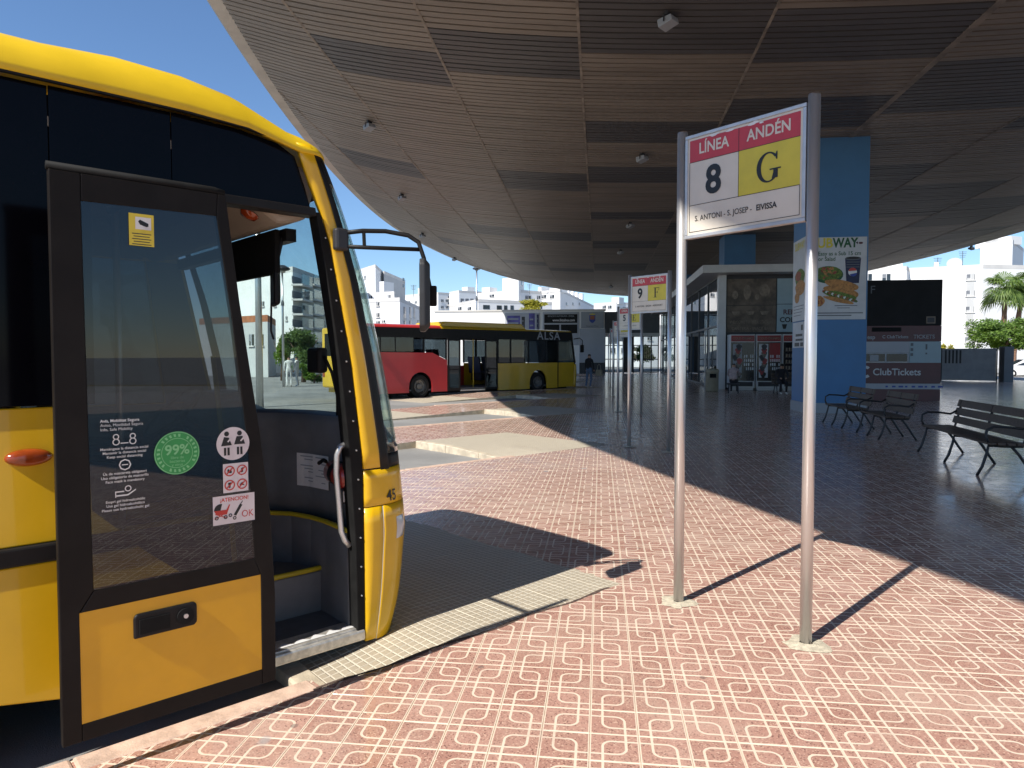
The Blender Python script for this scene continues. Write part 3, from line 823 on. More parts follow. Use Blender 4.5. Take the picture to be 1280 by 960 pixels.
# dark glazing above the waist
panes = [(REAR + 0.05, -6.6), (-6.594, -5.0), (-4.994, -3.4), (-3.394, -1.2045)]
for a0, a1 in panes: _plate('window', [(a0, 1.392), (a1, 1.392), (a1, 2.725), (a0, 2.725)], -0.046, 0.012, 'black_glass', bus, 0.003)
_plate('window', [(-1.2005, 2.385), (-0.719, 2.385), (-0.719, 2.728), (-1.2005, 2.728)], -0.046, 0.012, 'black_glass', bus, 0.003)
_plate('window', [(-0.7155, 2.385), (-0.022, 2.385), (-0.05, 2.48), (-0.108, 2.64), (-0.2, 2.688), (-0.40, 2.718), (-0.7155, 2.728)], -0.046, 0.012, 'black_glass', bus, 0.003)
_plate('glazing_backing', [(-3.3, 2.37), (-0.03, 2.37), (-0.11, 2.63), (-0.22, 2.68), (-3.3, 2.715)], -0.060, 0.01, 'rubber', bus, 0)
_plate('door_pillar', [(-1.204, 1.392), (-1.06, 1.392), (-1.06, 2.38), (-1.204, 2.38)], -0.010, 0.05, 'rubber', bus, 0.004)
# turn signal
mb = MB(TB); mb.grid(lambda u, v: (-1.302 + 0.085 * math.cos(u * 2 * math.pi) * math.sin(v * math.pi / 2) ** 0.7, -0.042 + 0.035 * math.cos(v * math.pi / 2), 1.18 + 0.037 * math.sin(u * 2 * math.pi) * math.sin(v * math.pi / 2) ** 0.7), 24, 7)
mb.build('turn_signal', 'amber', bus, smooth=True)
# front door pillar, nose, windscreen
f_ye = lambda z: (lerp_table(YE, z), 0.0, z)
f_ac = lambda z: (lerp_table(AC, z), 0.0, z)
strip('corner_pillar', [f_ye, f_ac] + [(lambda z, t=t: nose(t, z)) for t in (1.0, 2.2, 3.2)], 0.965, 2.70, 'yellow', bus, 18, 0.03)
ths = [3.3, 4.5, 6, 8, 9.8]
strip('windscreen_surround', [(lambda z, t=t: nose(t, z)) for t in ths], 0.95, 2.66, 'black', bus, 18, 0.03)
strip('windscreen_surround', [(lambda z, t=t: nose(180 - t, z)) for t in ths[::-1]], 0.95, 2.66, 'black', bus, 18, 0.03)
th2 = [10, 13, 17, 22, 28, 36, 46, 58, 74, 90, 106, 122, 134, 144, 152, 158, 163, 167, 170]
strip('windscreen', [(lambda z, t=t: nose(t, z)) for t in th2], 1.04, 2.52, 'clear', bus, 18, 0.008)
strip('windscreen_border', [(lambda z, t=t: nose(t, z)) for t in th2], 0.96, 1.038, 'black', bus, 3, 0.02)
strip('windscreen_border', [(lambda z, t=t: nose(t, z)) for t in th2], 2.522, 2.655, 'black', bus, 3, 0.02)
th3 = [1.5, 3, 6, 10, 15, 22, 30, 40, 55, 72, 90, 108, 125, 140, 150, 158, 165, 170, 174, 177, 180]
strip('nose_panel', [f_ye, f_ac] + [(lambda z, t=t: nose(t, z)) for t in th3], 0.748, 0.955, 'yellow', bus, 4, 0.03)
f_seam0 = lambda z: (0.392 if z < 0.6 else 0.392, 0.0, z)
def seam_th(z): return 2.2
strip('front_pillar_foot', [f_ye, f_ac, (lambda z: nose(1.2, z)), (lambda z: nose(3.0, z))], -0.015, 0.742, 'yellow', bus, 8, 0.03)
strip('bumper', [(lambda z, t=t: nose(t, z)) for t in [3.35, 4.5] + th3[2:]], -0.02, 0.742, 'yellow', bus, 10, 0.03)
strip('seam', [(lambda z: nose(3.02, z)), (lambda z: nose(3.3, z))], -0.02, 0.74, 'white_print', bus, 8, 0.01)
# headlamps
def lamp(t0, t1, z0, z1, m, name):
    mb = MB(TB)
    def fn(u, v):
        t, z = t0 + (t1 - t0) * u, z0 + (z1 - z0) * v
        a, s, z = nose(t, z); bl = 0.010 * math.sin(math.pi * u) ** 0.5 * math.sin(math.pi * v) ** 0.5
        return (a + bl, s + bl * 0.6, z)
    mb.grid(fn, 10, 8); return mb.build(name, m, bus, smooth=True)
lamp(13, 24, 0.53, 0.66, 'lens', 'headlight'); lamp(156, 167, 0.53, 0.66, 'lens', 'headlight')
me_o = lettering(bus, '45', 0.092, TB(0.4915, 0.002, 0.792), (0.62, -0.0, 0), (0, 0, 1), 'ink', 0.012)
# wrap the number onto the rounded corner
for v_ in me_o.data.vertices:
    z = v_.co.z + ROAD; t = 9.5 + (v_.co.x - 0.4915) * 90
    a, s, _ = nose(max(4, t), z); v_.co.x, v_.co.y = a + 0.004, -s - 0.004
# far side, rear, floor
for a0, a1 in ((-8.1, -6.4), (-6.3, -4.6), (-4.5, -2.8), (-2.7, -1.35), (-1.25, -0.1)):
    _plate('window', [(a0, 1.25), (a1, 1.25), (a1 if a1 < -0.5 else a1 - 0.12, 2.3), (a0, 2.3)], -WB + 0.02, 0.008, 'deep_tint' if a1 < -0.5 else 'tint', bus, 0)
far = MB(TB)
def fbar(pts):
    A = [far.v((a, -WB, z)) for a, z in pts]; B = [far.v((a, -WB + 0.04, z)) for a, z in pts]; n = len(pts)
    far.idx(A[::-1], 0); far.idx(B, 0)
    for q in range(n): far.idx([A[q], A[(q + 1) % n], B[(q + 1) % n], B[q]])
fbar([(REAR, 0.05), (0.28, 0.05), (0.33, 0.6), (0.28, 1.25), (REAR, 1.25)])
fbar([(REAR, 2.3), (-0.22, 2.3), (0.03, 2.3), (-0.05, 2.68), (REAR, 2.728)])
for a0, a1 in ((REAR, -8.1), (-6.4, -6.3), (-4.6, -4.5), (-2.8, -2.7), (-1.35, -1.25)): fbar([(a0, 1.25), (a1, 1.25), (a1, 2.3), (a0, 2.3)])
fbar([(-0.1, 1.25), (0.27, 1.25), (0.05, 2.3), (-0.22, 2.3)])
far.build('far_side', 'yellow', bus)
lin = MB(TB)
for pts in ([(REAR, 0.5), (0.20, 0.5), (0.22, 1.24), (REAR, 1.24)], [(REAR, 2.31), (-0.24, 2.31), (-0.05, 2.6), (REAR, 2.6)], [(-0.09, 1.245), (0.24, 1.245), (0.02, 2.3), (-0.21, 2.3)]): lin.prism([(a, -WB + 0.046, z) for a, z in pts], (0, 0.012, 0))
lin.build('side_lining', 'grey_plastic', bus)
MB(TB).box(REAR - 0.04, REAR, -WB, 0, 0.05, 2.73).build('rear_panel', 'yellow', bus, bevel=0.02)
MB(TB).box(REAR, -0.66, -WB + 0.05, -0.05, 0.54, 0.60).build('floor', 'floor_grey', bus)
MB(TB).box(REAR, 0.2, -WB + 0.3, -0.5, -0.02, 0.05).build('chassis', 'rubber', bus)
# roof: rings that shrink and rise
def roof_outline():
    pts = []
    n = 22
    for q in range(n): pts.append(('r', REAR + (-0.1 - REAR) * (q / (n - 1)) ** 0.7))
    for t in (0, 4, 9, 15, 22, 30, 40, 52, 66, 80, 90, 100, 114, 128, 140, 150, 158, 165, 171, 176, 180): pts.append(('t', t))
    for q in range(n): pts.append(('l', REAR + (-0.1 - REAR) * ((n - 1 - q) / (n - 1)) ** 0.7))
    return pts
def ze(a): return lerp_table([(-9, 2.735), (-0.70, 2.735), (-0.40, 2.722), (-0.2, 2.692), (-0.1, 2.655), (0.3, 2.65)], a)
def hh_(a): return lerp_table([(-9, 0.94), (-1.15, 0.94), (-0.92, 1.05), (-0.7, 1.03), (-0.35, 0.86), (0.0, 0.50), (0.2, 0.36)], a)
RING = [(0.0, 0.0), (0.004, 0.035), (0.022, 0.09), (0.06, 0.145), (0.13, 0.19), (0.25, 0.222), (0.45, 0.245), (0.75, 0.26), (1.1, 0.265)]
mb = MB(TB); ids = []
ro = roof_outline()
for dlt, h in RING:
    row = []
    for kd, q in ro:
        if kd == 't':
            a, s, _ = nose(q, 2.66)
        else: a, s = q, (0.0 if kd == 'r' else -WB)
        s2 = -WB / 2 + (s + WB / 2) * (1 - dlt / (WB / 2))
        fr = max(0.0, (a + 0.6) / 0.8)
        a2 = a - dlt * 1.3 * min(1, fr) if kd == 't' or a > -0.6 else max(a, REAR)
        row.append(mb.v((a2, s2, ze(a) + h * hh_(a2))))
    ids.append(row)
for A, B in zip(ids, ids[1:]):
    for q in range(len(ro) - 1): mb.idx([A[q], A[q + 1], B[q + 1], B[q]])
roof = mb.build('roof', 'yellow_roof', bus, smooth=True)
md = roof.modifiers.new('solid', 'SOLIDIFY'); md.thickness = 0.02; md.offset = 0
MB(TB).tube([(-1.21, -0.0 + 0.001, 2.735), (-1.21, -0.003, 2.77), (-1.21, -0.02, 2.82), (-1.21, -0.06, 2.873), (-1.21, -0.13, 2.914)], 0.0035, 5).build('roof_seam', 'rubber', roof)
_plate('gutter', [(REAR, 2.727), (-0.70, 2.727), (-0.40, 2.715), (-0.2, 2.686), (-0.2, 2.694), (-0.40, 2.724), (-0.70, 2.737), (REAR, 2.737)], 0.006, 0.02, 'black', bus, 0)
# wheels
def wheel(parent, T, a, s, z, r, w, side=1, name='wheel'):
    o = empty(name); o.parent = parent
    o.location = T(a, s, z)
    prof = [(r * 0.62, -w / 2), (r * 0.93, -w / 2), (r, -w * 0.36), (r, w * 0.36), (r * 0.93, w / 2), (r * 0.62, w / 2), (r * 0.58, w * 0.3)]
    MB().lathe(prof, ax=(0, -side, 0), n=28).build('tyre', 'tyre', o, smooth=True)
    rp = [(r * 0.62, w / 2 - 0.02), (r * 0.57, w / 2), (r * 0.53, w * 0.2), (r * 0.3, w * 0.12), (r * 0.26, w * 0.30), (r * 0.14, w * 0.36), (0.0, w * 0.36)]
    mbr = MB().lathe(rp, ax=(0, -side, 0), n=24)
    for q in range(8):
        an = q * math.pi / 4
        mbr.lathe([(0.022, 0), (0.022, 0.03), (0, 0.03)], c=(math.cos(an) * r * 0.4, -side * w * 0.14, math.sin(an) * r * 0.4), ax=(0, -side, 0), n=6)
    mbr.build('rim', 'rim', o)
    return o
for w in WHEELS:
    wheel(bus, TB, w, -0.17, 0.46 + ROAD, 0.46, 0.27, 1); wheel(bus, TB, w, -WB + 0.17, 0.46 + ROAD, 0.46, 0.27, -1)
    MB(TB).lathe([(0.52, -0.18), (0.52, 0.18)], c=(w, -0.24, 0.33), ax=(0, 1, 0), n=24).build('wheel_arch', 'rubber', bus)

# ---- door opening
def jamb(z): return lerp_table(JB_, z)
zs = [0.03 + (2.36 - 0.03) * q / 14 for q in range(15)]
_plate('door_seal', [(jamb(z), z) for z in zs] + [(lerp_table(YE, z) - 0.003, z) for z in zs[::-1]], -0.006, 0.09, 'rubber', bus, 0.006)
_plate('door_header', [(-1.055, 2.335), (-0.012, 2.335), (-0.018, 2.38), (-1.055, 2.38)], 0.006, 0.09, 'black', bus, 0.006)
mb = MB(TB)
for q in range(13):
    z = 0.25 + q * 0.165
    mb.lathe([(0.006, 0), (0.005, 0.004), (0, 0.006)], c=((jamb(z) + lerp_table(YE, z)) / 2 + 0.004, -0.006, z), ax=(0, 1, 0), n=6)
mb.build('rivets', 'alu', bus)
# sill with worn chequer tread
sill = _plate('sill', [(-1.05, -0.005), (0.262, -0.005), (0.262, 0.055), (-1.05, 0.055)], 0.004, 0.05, 'tread', bus, 0.01)
sill2 = MB(TB).box(-1.05, 0.25, -0.16, -0.02, 0.02, 0.064).build('tread_plate', 'tread', bus, bevel=0.004)
mb = MB(TB)
for q in range(13):
    a = -0.98 + q * 0.093
    mb.face([(a, -0.052, 0.0665), (a + 0.048, -0.10, 0.0665), (a + 0.096, -0.052, 0.0665), (a + 0.093, -0.045, 0.0665), (a, -0.045, 0.0665)])
mb.build('tread_chevrons', 'white_print', sill2, fix=False)
# step well
MB(TB).box(-1.1, 0.34, -0.44, -0.10, 0.0, 0.058).build('step', 'floor_grey', bus)
st1 = MB(TB).box(-1.1, 0.31, -1.0, -0.44, 0.0, 0.30).build('step', 'grey_plastic', bus, bevel=0.012)
MB(TB).tube([(-1.1, -0.44, 0.318), (0.15, -0.44, 0.318), (0.27, -0.45, 0.318)], 0.016, 8).build('nosing', 'step_yellow', st1, smooth=True)
curve = [(0.205, -0.09), (0.215, -0.2), (0.225, -0.38), (0.215, -0.55), (0.17, -0.72), (0.07, -0.86), (-0.1, -0.95), (-0.4, -0.99), (-1.1, -1.0)]
mb = MB(TB)
top = [(a, s, 0.60) for a, s in curve] + [(-1.1, -1.3, 0.60), (0.45, -1.3, 0.60), (0.45, -0.09, 0.60)]
mb.prism([(a, s, 0.0) for a, s, z in top], (0, 0, 0.60))
pf = mb.build('driver_platform', 'grey_plastic', bus)
MB(TB).tube([(a, s, 0.61) for a, s in curve], 0.015, 8).build('nosing', 'step_yellow', pf, smooth=True)
# jamb lining of the well and of the lower front pillar
mb = MB(TB); mb.prism([(0.225, -0.10, 0.0), (0.34, -0.10, 0.0), (0.34, -0.05, 0.0), (0.225, -0.05, 0.0)], (0, 0, 1.2)).build('pillar_lining', 'grey_plastic', bus, bevel=0.02)
# dashboard: one moulded surface from kick panel to the foot of the windscreen
DC = [(0.30, -0.06), (0.29, -0.35), (0.26, -0.62), (0.16, -0.86), (0.04, -1.0), (0.0, -1.15), (0.02, -1.4), (0.05, -1.75), (0.05, -2.25)]
def dcurve(u):
    x = u * (len(DC) - 1); i = min(int(x), len(DC) - 2); f_ = x - i
    f_ = f_ * f_ * (3 - 2 * f_)
    return (DC[i][0] + (DC[i + 1][0] - DC[i][0]) * (x - i), DC[i][1] + (DC[i + 1][1] - DC[i][1]) * (x - i))
prof = [(0.0, 0.60), (-0.005, 0.75), (-0.01, 0.95), (-0.02, 1.10), (-0.03, 1.18), (-0.01, 1.235), (0.04, 1.255), (0.10, 1.235), (0.5, 1.07)]
mb = MB(TB)
NU = 40
gr = []
for i in range(NU + 1):
    a0, s0 = dcurve(i / NU)
    row = []
    for k_, (da, z) in enumerate(prof):
        a = a0 + da
        hump = 0.10 * math.exp(-((s0 + 1.62) / 0.25) ** 2) if 3 <= k_ <= 7 else 0
        if k_ == len(prof) - 1: a = nose(90, 1.05)[0] - 0.03 - 0.16 * (abs(s0 + 1.15) / 1.1) ** 4
        row.append(mb.v((a, s0, z + hump)))
    gr.append(row)
for i in range(NU):
    for k_ in range(len(prof) - 1): mb.idx([gr[i][k_], gr[i + 1][k_], gr[i + 1][k_ + 1], gr[i][k_ + 1]], 1 if k_ >= 5 else 0)
dash = mb.build('dashboard', ['grey_plastic', 'dash_blue'], bus, smooth=True, fix=False)
md = dash.modifiers.new('solid', 'SOLIDIFY'); md.thickness = 0.012; md.offset = 0
mb = MB(TB)
mb.prism([(-0.05, -1.36, 1.20), (0.24, -1.40, 1.19), (0.20, -1.44, 1.36), (-0.02, -1.38, 1.34)], (0, -0.5, 0)).build('instrument_binnacle', 'dash_blue', dash, bevel=0.03)
# paper notice on the dash panel
def dash_pt(s, z, off=0.006):
    best = min(((abs(dcurve(q / 200)[1] - s), dcurve(q / 200)[0]) for q in range(201)))
    return (best[1] - 0.020 - off, s, z)
mb = MB(TB); mb.grid(lambda u, v: dash_pt(-0.40 - 0.30 * u, 0.79 + 0.205 * v), 6, 2)
note = mb.build('notice', 'white_print', dash, fix=False)
mb = MB(TB)
for q in range(9):
    for h_ in range(2):
        s0_, s1_ = (-0.43, -0.53) if h_ == 0 else (-0.56, -0.67)
        z = 0.975 - q * 0.019
        if (q + h_) % 4 == 3: continue
        A, B = dash_pt(s0_, z, 0.009), dash_pt(s1_ + 0.03 * (q % 3), z, 0.009)
        mb.face([A, B, (B[0], B[1], z + 0.006), (A[0], A[1], z + 0.006)])
mb.build('print', 'panel_grey', note, fix=False)
# fire extinguisher lying in its recess
ex = tag(empty('fire_extinguisher', bus.matrix_basis @ Vector(TB(0.235, -0.22, 0.915))), 'red fire extinguisher in the dark recess beside the bus door', 'extinguisher')
ex.rotation_euler = (0, 0, math.pi / 2 - BANG)
MB().lathe([(0.0, -0.15), (0.05, -0.145), (0.068, -0.11), (0.07, 0.0), (0.07, 0.11), (0.05, 0.145), (0.02, 0.16), (0.0, 0.16)], ax=(0.25, 1, 0), n=18).build('cylinder', 'ext_red', ex, smooth=True)
MB().lathe([(0.071, -0.05), (0.072, -0.02), (0.071, 0.03)], ax=(0.25, 1, 0), n=18).build('band', 'black', ex, smooth=True)
MB().tube([(0.035, 0.15, 0.0), (0.05, 0.19, 0.03), (0.0, 0.2, 0.06), (-0.05, 0.16, 0.05)], 0.012, 6).build('valve', 'black', ex)
mb = MB(TB); mb.box(0.17, 0.25, -0.13, -0.10, 0.76, 0.85).build('validator', 'metal_dark', bus, bevel=0.01)
mb = MB(TB); mb.face([(0.185, -0.0985, 0.775), (0.235, -0.0985, 0.775), (0.235, -0.0985, 0.835), (0.185, -0.0985, 0.835)]); mb.build('ticket_label', 'white_print', bus)
# handrail by the door
MB(TB).tube([(0.20, -0.06, 0.53), (0.175, -0.065, 0.565), (0.155, -0.07, 0.62), (0.145, -0.075, 0.78), (0.130, -0.075, 0.95), (0.132, -0.07, 1.05), (0.15, -0.065, 1.095), (0.18, -0.06, 1.11)], 0.0165, 10).build('handrail', 'steel', bus, smooth=True)
# ceiling lining, header cabinet, inner mirror, blinds
MB(TB).box(REAR + 0.05, -0.45, -WB + 0.05, -0.05, 2.56, 2.60).build('ceiling', 'ceiling_beige', bus)
mb = MB(TB)
hp = [(-0.50, 2.58), (-0.35, 2.40), (-0.18, 2.29), (-0.02, 2.33), (0.03, 2.50), (0.0, 2.60), (-0.4, 2.66)]
mb.prism([(a, -WB + 0.08, z) for a, z in hp], (0, WB - 0.16, 0))
hc = mb.build('header_cabinet', 'ceiling_beige', bus, bevel=0.03)
mb = MB(TB)
mb.lathe([(0.05, 0), (0.04, 0.02), (0.0, 0.03)], c=(-0.28, -0.22, 2.345), ax=(-0.5, 0, -1), n=14).build('dome_light', 'amber', hc, smooth=True)
MB(TB).box(-0.08, -0.045, -1.0, -0.36, 2.06, 2.31).build('sun_blind', 'rubber', bus, bevel=0.01)
MB(TB).box(-0.04, 0.02, -2.1, -0.3, 2.24, 2.31).build('blind_rail', 'black', bus)
im = MB(TB); im.tube([(-0.03, -0.36, 2.28), (-0.05, -0.37, 2.18), (-0.06, -0.40, 2.09)], 0.010, 6)
im.build('mirror_arm', 'black', bus)
MB(TB).prism([(-0.085, -0.36, 2.10), (-0.045, -0.36, 2.10), (-0.045, -0.36, 1.89), (-0.085, -0.36, 1.89)], (0.03, -0.13, -0.01)).build('interior_mirror', 'black', bus, bevel=0.02)
MB(TB).tube([(0.0, -0.55, 2.28), (0.0, -0.58, 2.1), (0.0, -0.60, 1.75), (0.02, -0.61, 1.70)], 0.006, 6).build('pull_cord', 'black', bus)
MB(TB).tube([(0.30, -0.36, 1.19), (0.29, -0.34, 1.36), (0.25, -0.33, 1.50), (0.21, -0.35, 1.60)], 0.010, 8).build('microphone_stem', 'black', dash, smooth=True)
MB(TB).box(0.17, 0.24, -0.50, -0.35, 1.50, 1.65).build('display', 'black', dash, bevel=0.02)
# steering wheel, driver seat and partition
mb = MB(TB); mb.lathe([(0.235, -0.015), (0.25, 0.0), (0.235, 0.015), (0.22, 0.0), (0.235, -0.015)], c=(-0.22, -1.68, 1.22), ax=(-0.75, 0, 0.8), n=28)
mb.tube([(-0.22, -1.68, 1.22), (0.03, -1.68, 1.0)], 0.03, 8); mb.box(-0.24, -0.20, -1.9, -1.46, 1.205, 1.235)
mb.build('steering_wheel', 'black', bus, smooth=True)
def seat(a, s, w, z, nm='seat', back=0.72, parent=None):
    o = empty(nm); o.parent = parent or bus; o.location = TB(a, s, z)
    MB().box(-0.22, 0.24, -w / 2, w / 2, 0.34, 0.46).build('cushion', 'seat', o, bevel=0.03)
    MB().prism([(-0.22, -w / 2, 0.42), (-0.14, -w / 2, 0.42), (-0.24, -w / 2, 0.42 + back), (-0.33, -w / 2, 0.42 + back)], (0, w, 0)).build('backrest', 'seat', o, bevel=0.03)
    MB().box(-0.12, 0.12, -w / 2 + 0.06, w / 2 - 0.06, 0.0, 0.34).build('seat_base', 'metal_dark', o)
seat(-0.72, -1.68, 0.5, 0.60, 'driver_seat', 0.85)
MB(TB).box(-1.22, -1.19, -WB + 0.08, -1.05, 0.60, 1.45).build('partition', 'grey_plastic', bus)
MB(TB).box(-1.215, -1.195, -WB + 0.08, -1.10, 1.45, 2.2).build('partition_screen', 'pale_glass', bus)
for a_, s_ in ((-0.72, -1.0), (-1.2, -1.04)): MB(TB).tube([(a_, s_, 0.60), (a_, s_, 2.57)], 0.019, 10).build('grab_pole', 'step_yellow' if a_ < -1 else 'steel', bus, smooth=True)
for r_ in range(5):
    for s_ in (-0.55, -1.75): seat(-2.0 - r_ * 0.85, s_, 0.82, 0.60)

# ---- the open door leaf standing proud of the side
LEAF = [(0.011, -0.344), (0.448, -0.342), (0.844, -0.361), (1.237, -0.407), (1.842, -0.494), (2.335, -0.553)]
GLR = [(0.635, -0.443), (1.165, -0.466), (1.767, -0.533), (2.235, -0.597)]
S1, TH = 0.17, 0.035
zz = [0.012, 0.25, 0.448, 0.65, 0.844, 1.04, 1.237, 1.54, 1.842, 2.1, 2.337]
door = empty('door'); door.parent = bus
door.scale = (0.912, 0.912, 0.912); door.location = (-0.161, -0.306, 0.152)      # leaf scaled about the camera: hangs well clear of the side on its arm
le = lambda z: lerp_table(LEAF, z)
fr = MB(TB)
def fpl(pts, s0=S1, th=TH):
    A = [fr.v((a, s0, z)) for a, z in pts]; B = [fr.v((a, s0 - th, z)) for a, z in pts]; n = len(pts)
    fr.idx(A); fr.idx(B[::-1])
    for q in range(n): fr.idx([A[q], B[q], B[(q + 1) % n], A[(q + 1) % n]])
fpl([(-1.245, 0.012), (-1.175, 0.012), (-1.175, 0.552), (-1.122, 0.632), (-1.135, 2.225), (-1.135, 2.337), (-1.245, 2.337)])
fpl([(-1.1745, 0.012), (-0.4125, 0.012), (-0.4125, 0.084), (-1.1745, 0.084)])
fpl([(-1.1745, 0.5485), (-0.4125, 0.5485), (-0.4425, 0.634), (-1.1215, 0.631)])
fpl([(-1.1345, 2.226), (-0.5965, 2.236), (-0.59, 2.337), (-1.1345, 2.337)])
gz = [0.634, 0.9, 1.165, 1.45, 1.767, 2.0, 2.236]
fpl([(-0.412, 0.012), (-0.412, 0.5485)] + [(lerp_table(GLR, z), z) for z in gz] + [(-0.5895, 2.337)] + [(le(z), z) for z in zz[::-1]])
leaf_frame = fr.build('door_frame', 'frame_dark', door, bevel=0.004)
gl_pts = [(-1.1215, 0.632), (-0.443, 0.6345)] + [(lerp_table(GLR, z), z) for z in gz[1:]] + [(-1.1345, 2.2255)]
mb = MB(TB); mb.prism([(a, S1 - 0.002, z) for a, z in gl_pts], (0, -0.006, 0)); dglass = mb.build('door_glass', 'door_glass', door)
MB(TB).prism([(a, S1 - 0.004, z) for a, z in ((-1.1745, 0.0845), (-0.4125, 0.0845), (-0.4125, 0.548), (-1.1745, 0.548))], (0, -0.025, 0)).build('lower_panel', 'shaded_yellow', door)
_p = [(-0.975, 0.385), (-0.725, 0.385), (-0.712, 0.398), (-0.712, 0.478), (-0.725, 0.492), (-0.962, 0.492), (-0.975, 0.478)]
hd = MB(TB); hd.prism([(a, S1 + 0.006, z) for a, z in _p], (0, -0.02, 0)); hdl = hd.build('door_handle', 'black', door, bevel=0.008)
MB(TB).box(-0.955, -0.83, S1 + 0.007, S1 + 0.012, 0.402, 0.468).build('handle_cup', 'rubber', hdl, bevel=0.006)
MB(TB).lathe([(0.036, 0.004), (0.036, 0.014), (0.0, 0.016)], c=(-0.765, S1, 0.438), ax=(0, 1, 0), n=18).build('lock', 'rubber', hdl)
MB(TB).lathe([(0.011, 0.014), (0.010, 0.020), (0.0, 0.020)], c=(-0.765, S1, 0.440), ax=(0, 1, 0), n=12).build('key_barrel', 'alu', hdl)
MB(TB).tube([(-1.25, S1 - 0.018, 2.352), (-0.6, S1 - 0.018, 2.352), (-0.555, S1 - 0.018, 2.343)], 0.018, 8).build('top_rail', 'rubber', door, smooth=True)
MB(TB).tube([(-0.9, -0.36, 2.30), (-0.9, 0.15, 2.30)], 0.02, 8).build('door_arm', 'black', door)
MB(TB).tube([(-0.50, 0.10, 0.45), (-0.53, 0.105, 0.9), (-0.60, 0.11, 1.6)], 0.012, 8).build('grab_bar', 'step_yellow', door, smooth=True)

# stickers on the door glass
SG = S1 + 0.0012
def sticker(pts, m, name, off=0.0, parent=None):
    mb = MB(TB); mb.face([(a, SG + off, z) for a, z in pts]); return mb.build(name, m, parent or dglass, fix=False)
def rect(a, z, w, h): return [(a - w / 2, z - h / 2), (a + w / 2, z - h / 2), (a + w / 2, z + h / 2), (a - w / 2, z + h / 2)]
def disc(a, z, r, n=32): return [(a + r * math.cos(2 * math.pi * q / n), z + r * math.sin(2 * math.pi * q / n)) for q in range(n)]
def annulus(a, z, r0, r1, m, name, off, parent, n=28):
    mb = MB(TB)
    for q in range(n):
        t0, t1 = 2 * math.pi * q / n, 2 * math.pi * (q + 1) / n
        mb.face([(a + r * math.cos(t), SG + off, z + r * math.sin(t)) for r, t in ((r0, t0), (r1, t0), (r1, t1), (r0, t1))])
    return mb.build(name, m, parent, fix=False)
def dtext(s, size, a, z, m, parent, bold=0.0, off=0.0015, sx=1.0): return lettering(parent, s, size, TB(a, SG + off, z), (1, 0, 0), (0, 0, 1), m, bold, sx=sx)
# yellow camera notice
cs = sticker(rect(-0.912, 2.135, 0.098, 0.135), 'yellow_print', 'camera_notice')
pic = sticker(rect(-0.905, 2.163, 0.062, 0.052), 'white_print', 'print', 0.001, cs)
sticker([(-0.925, 2.170), (-0.918, 2.178), (-0.885, 2.164), (-0.885, 2.152), (-0.893, 2.149), (-0.918, 2.157)], 'ink', 'print', 0.002, cs)
for q in range(5): sticker(rect(-0.912, 2.118 - q * 0.011, 0.075 - 0.012 * (q % 2), 0.0035), 'metal_dark', 'print', 0.001, cs)
# white on clear safety notice
nt_ = empty('safety_notice'); nt_.parent = dglass
for q, (t, b_) in enumerate((('Avís, Mobilitat Segura', .02), ('Aviso, Movilidad Segura', 0), ('Info, Safe Mobility', 0))):
    lettering(nt_, t, 0.017, TB(-1.085, SG + 0.001, 1.330 - q * 0.018), (1, 0, 0), (0, 0, 1), 'white_print', b_, 'LEFT')
lines = [(1.212, 'Manténgase la distancia social'), (1.195, 'Mantenir la distancia social'), (1.178, 'Keep social distancing'), (1.108, 'Ús de mascareta obligatori'), (1.091, 'Uso obligatorio de mascarilla'), (1.074, 'Face mask is mandatory'), (0.99, 'Empri gel hidroalcohòlic'), (0.973, 'Use gel hidroalcohólico'), (0.956, 'Please use hydroalcoholic gel')]
for z, t in lines: lettering(nt_, t, 0.0155, TB(-0.995, SG + 0.001, z), (1, 0, 0), (0, 0, 1), 'white_print', 0.01)
for dx in (-0.032, 0.032):
    annulus(-0.995 + dx, 1.262, 0.008, 0.012, 'white_print', 'print', 0.001, nt_, 16)
    annulus(-0.995 + dx, 1.240, 0.010, 0.014, 'white_print', 'print', 0.001, nt_, 16)
sticker(rect(-0.995, 1.234, 0.03, 0.004), 'white_print', 'print', 0.001, nt_)
annulus(-0.995, 1.142, 0.019, 0.024, 'white_print', 'print', 0.001, nt_, 8); sticker(rect(-0.995, 1.142, 0.024, 0.004), 'white_print', 'print', 0.001, nt_)
annulus(-0.985, 1.040, 0.009, 0.013, 'white_print', 'print', 0.001, nt_, 14)
for pts in ([(-1.035, 1.010), (-0.985, 1.010), (-0.955, 1.030), (-0.955, 1.035), (-0.987, 1.016), (-1.035, 1.016)], [(-1.035, 1.006), (-1.031, 1.006), (-1.031, 1.032), (-1.035, 1.032)], [(-1.031, 1.027), (-1.0, 1.027), (-1.0, 1.032), (-1.031, 1.032)]): sticker(pts, 'white_print', 'print', 0.001, nt_)
# green 99% seal
gs = sticker(disc(-0.785, 1.172, 0.096), 'green_print', 'hygiene_seal')
for r0, r1 in ((0.091, 0.0945), (0.064, 0.0665)): annulus(-0.785, 1.172, r0, r1, 'light_green', 'print', 0.001, gs)
for q in range(26):
    an = q * 2 * math.pi / 26
    c_, s_ = math.cos(an), math.sin(an)
    if q % 6 == 5: continue
    mb = MB(TB); mb.face([(-0.785 + r * math.cos(an + d), SG + 0.001, 1.172 + r * math.sin(an + d)) for r, d in ((0.072, -0.07), (0.085, -0.06), (0.085, 0.06), (0.072, 0.03))]); mb.build('print', 'light_green', gs, fix=False)
dtext('99%', 0.062, -0.785, 1.185, 'light_green', gs, 0.02)
for q, t in enumerate(('libre de', 'bacterias', 'y virus')): dtext(t, 0.018, -0.785, 1.152 - q * 0.016, 'light_green', gs)
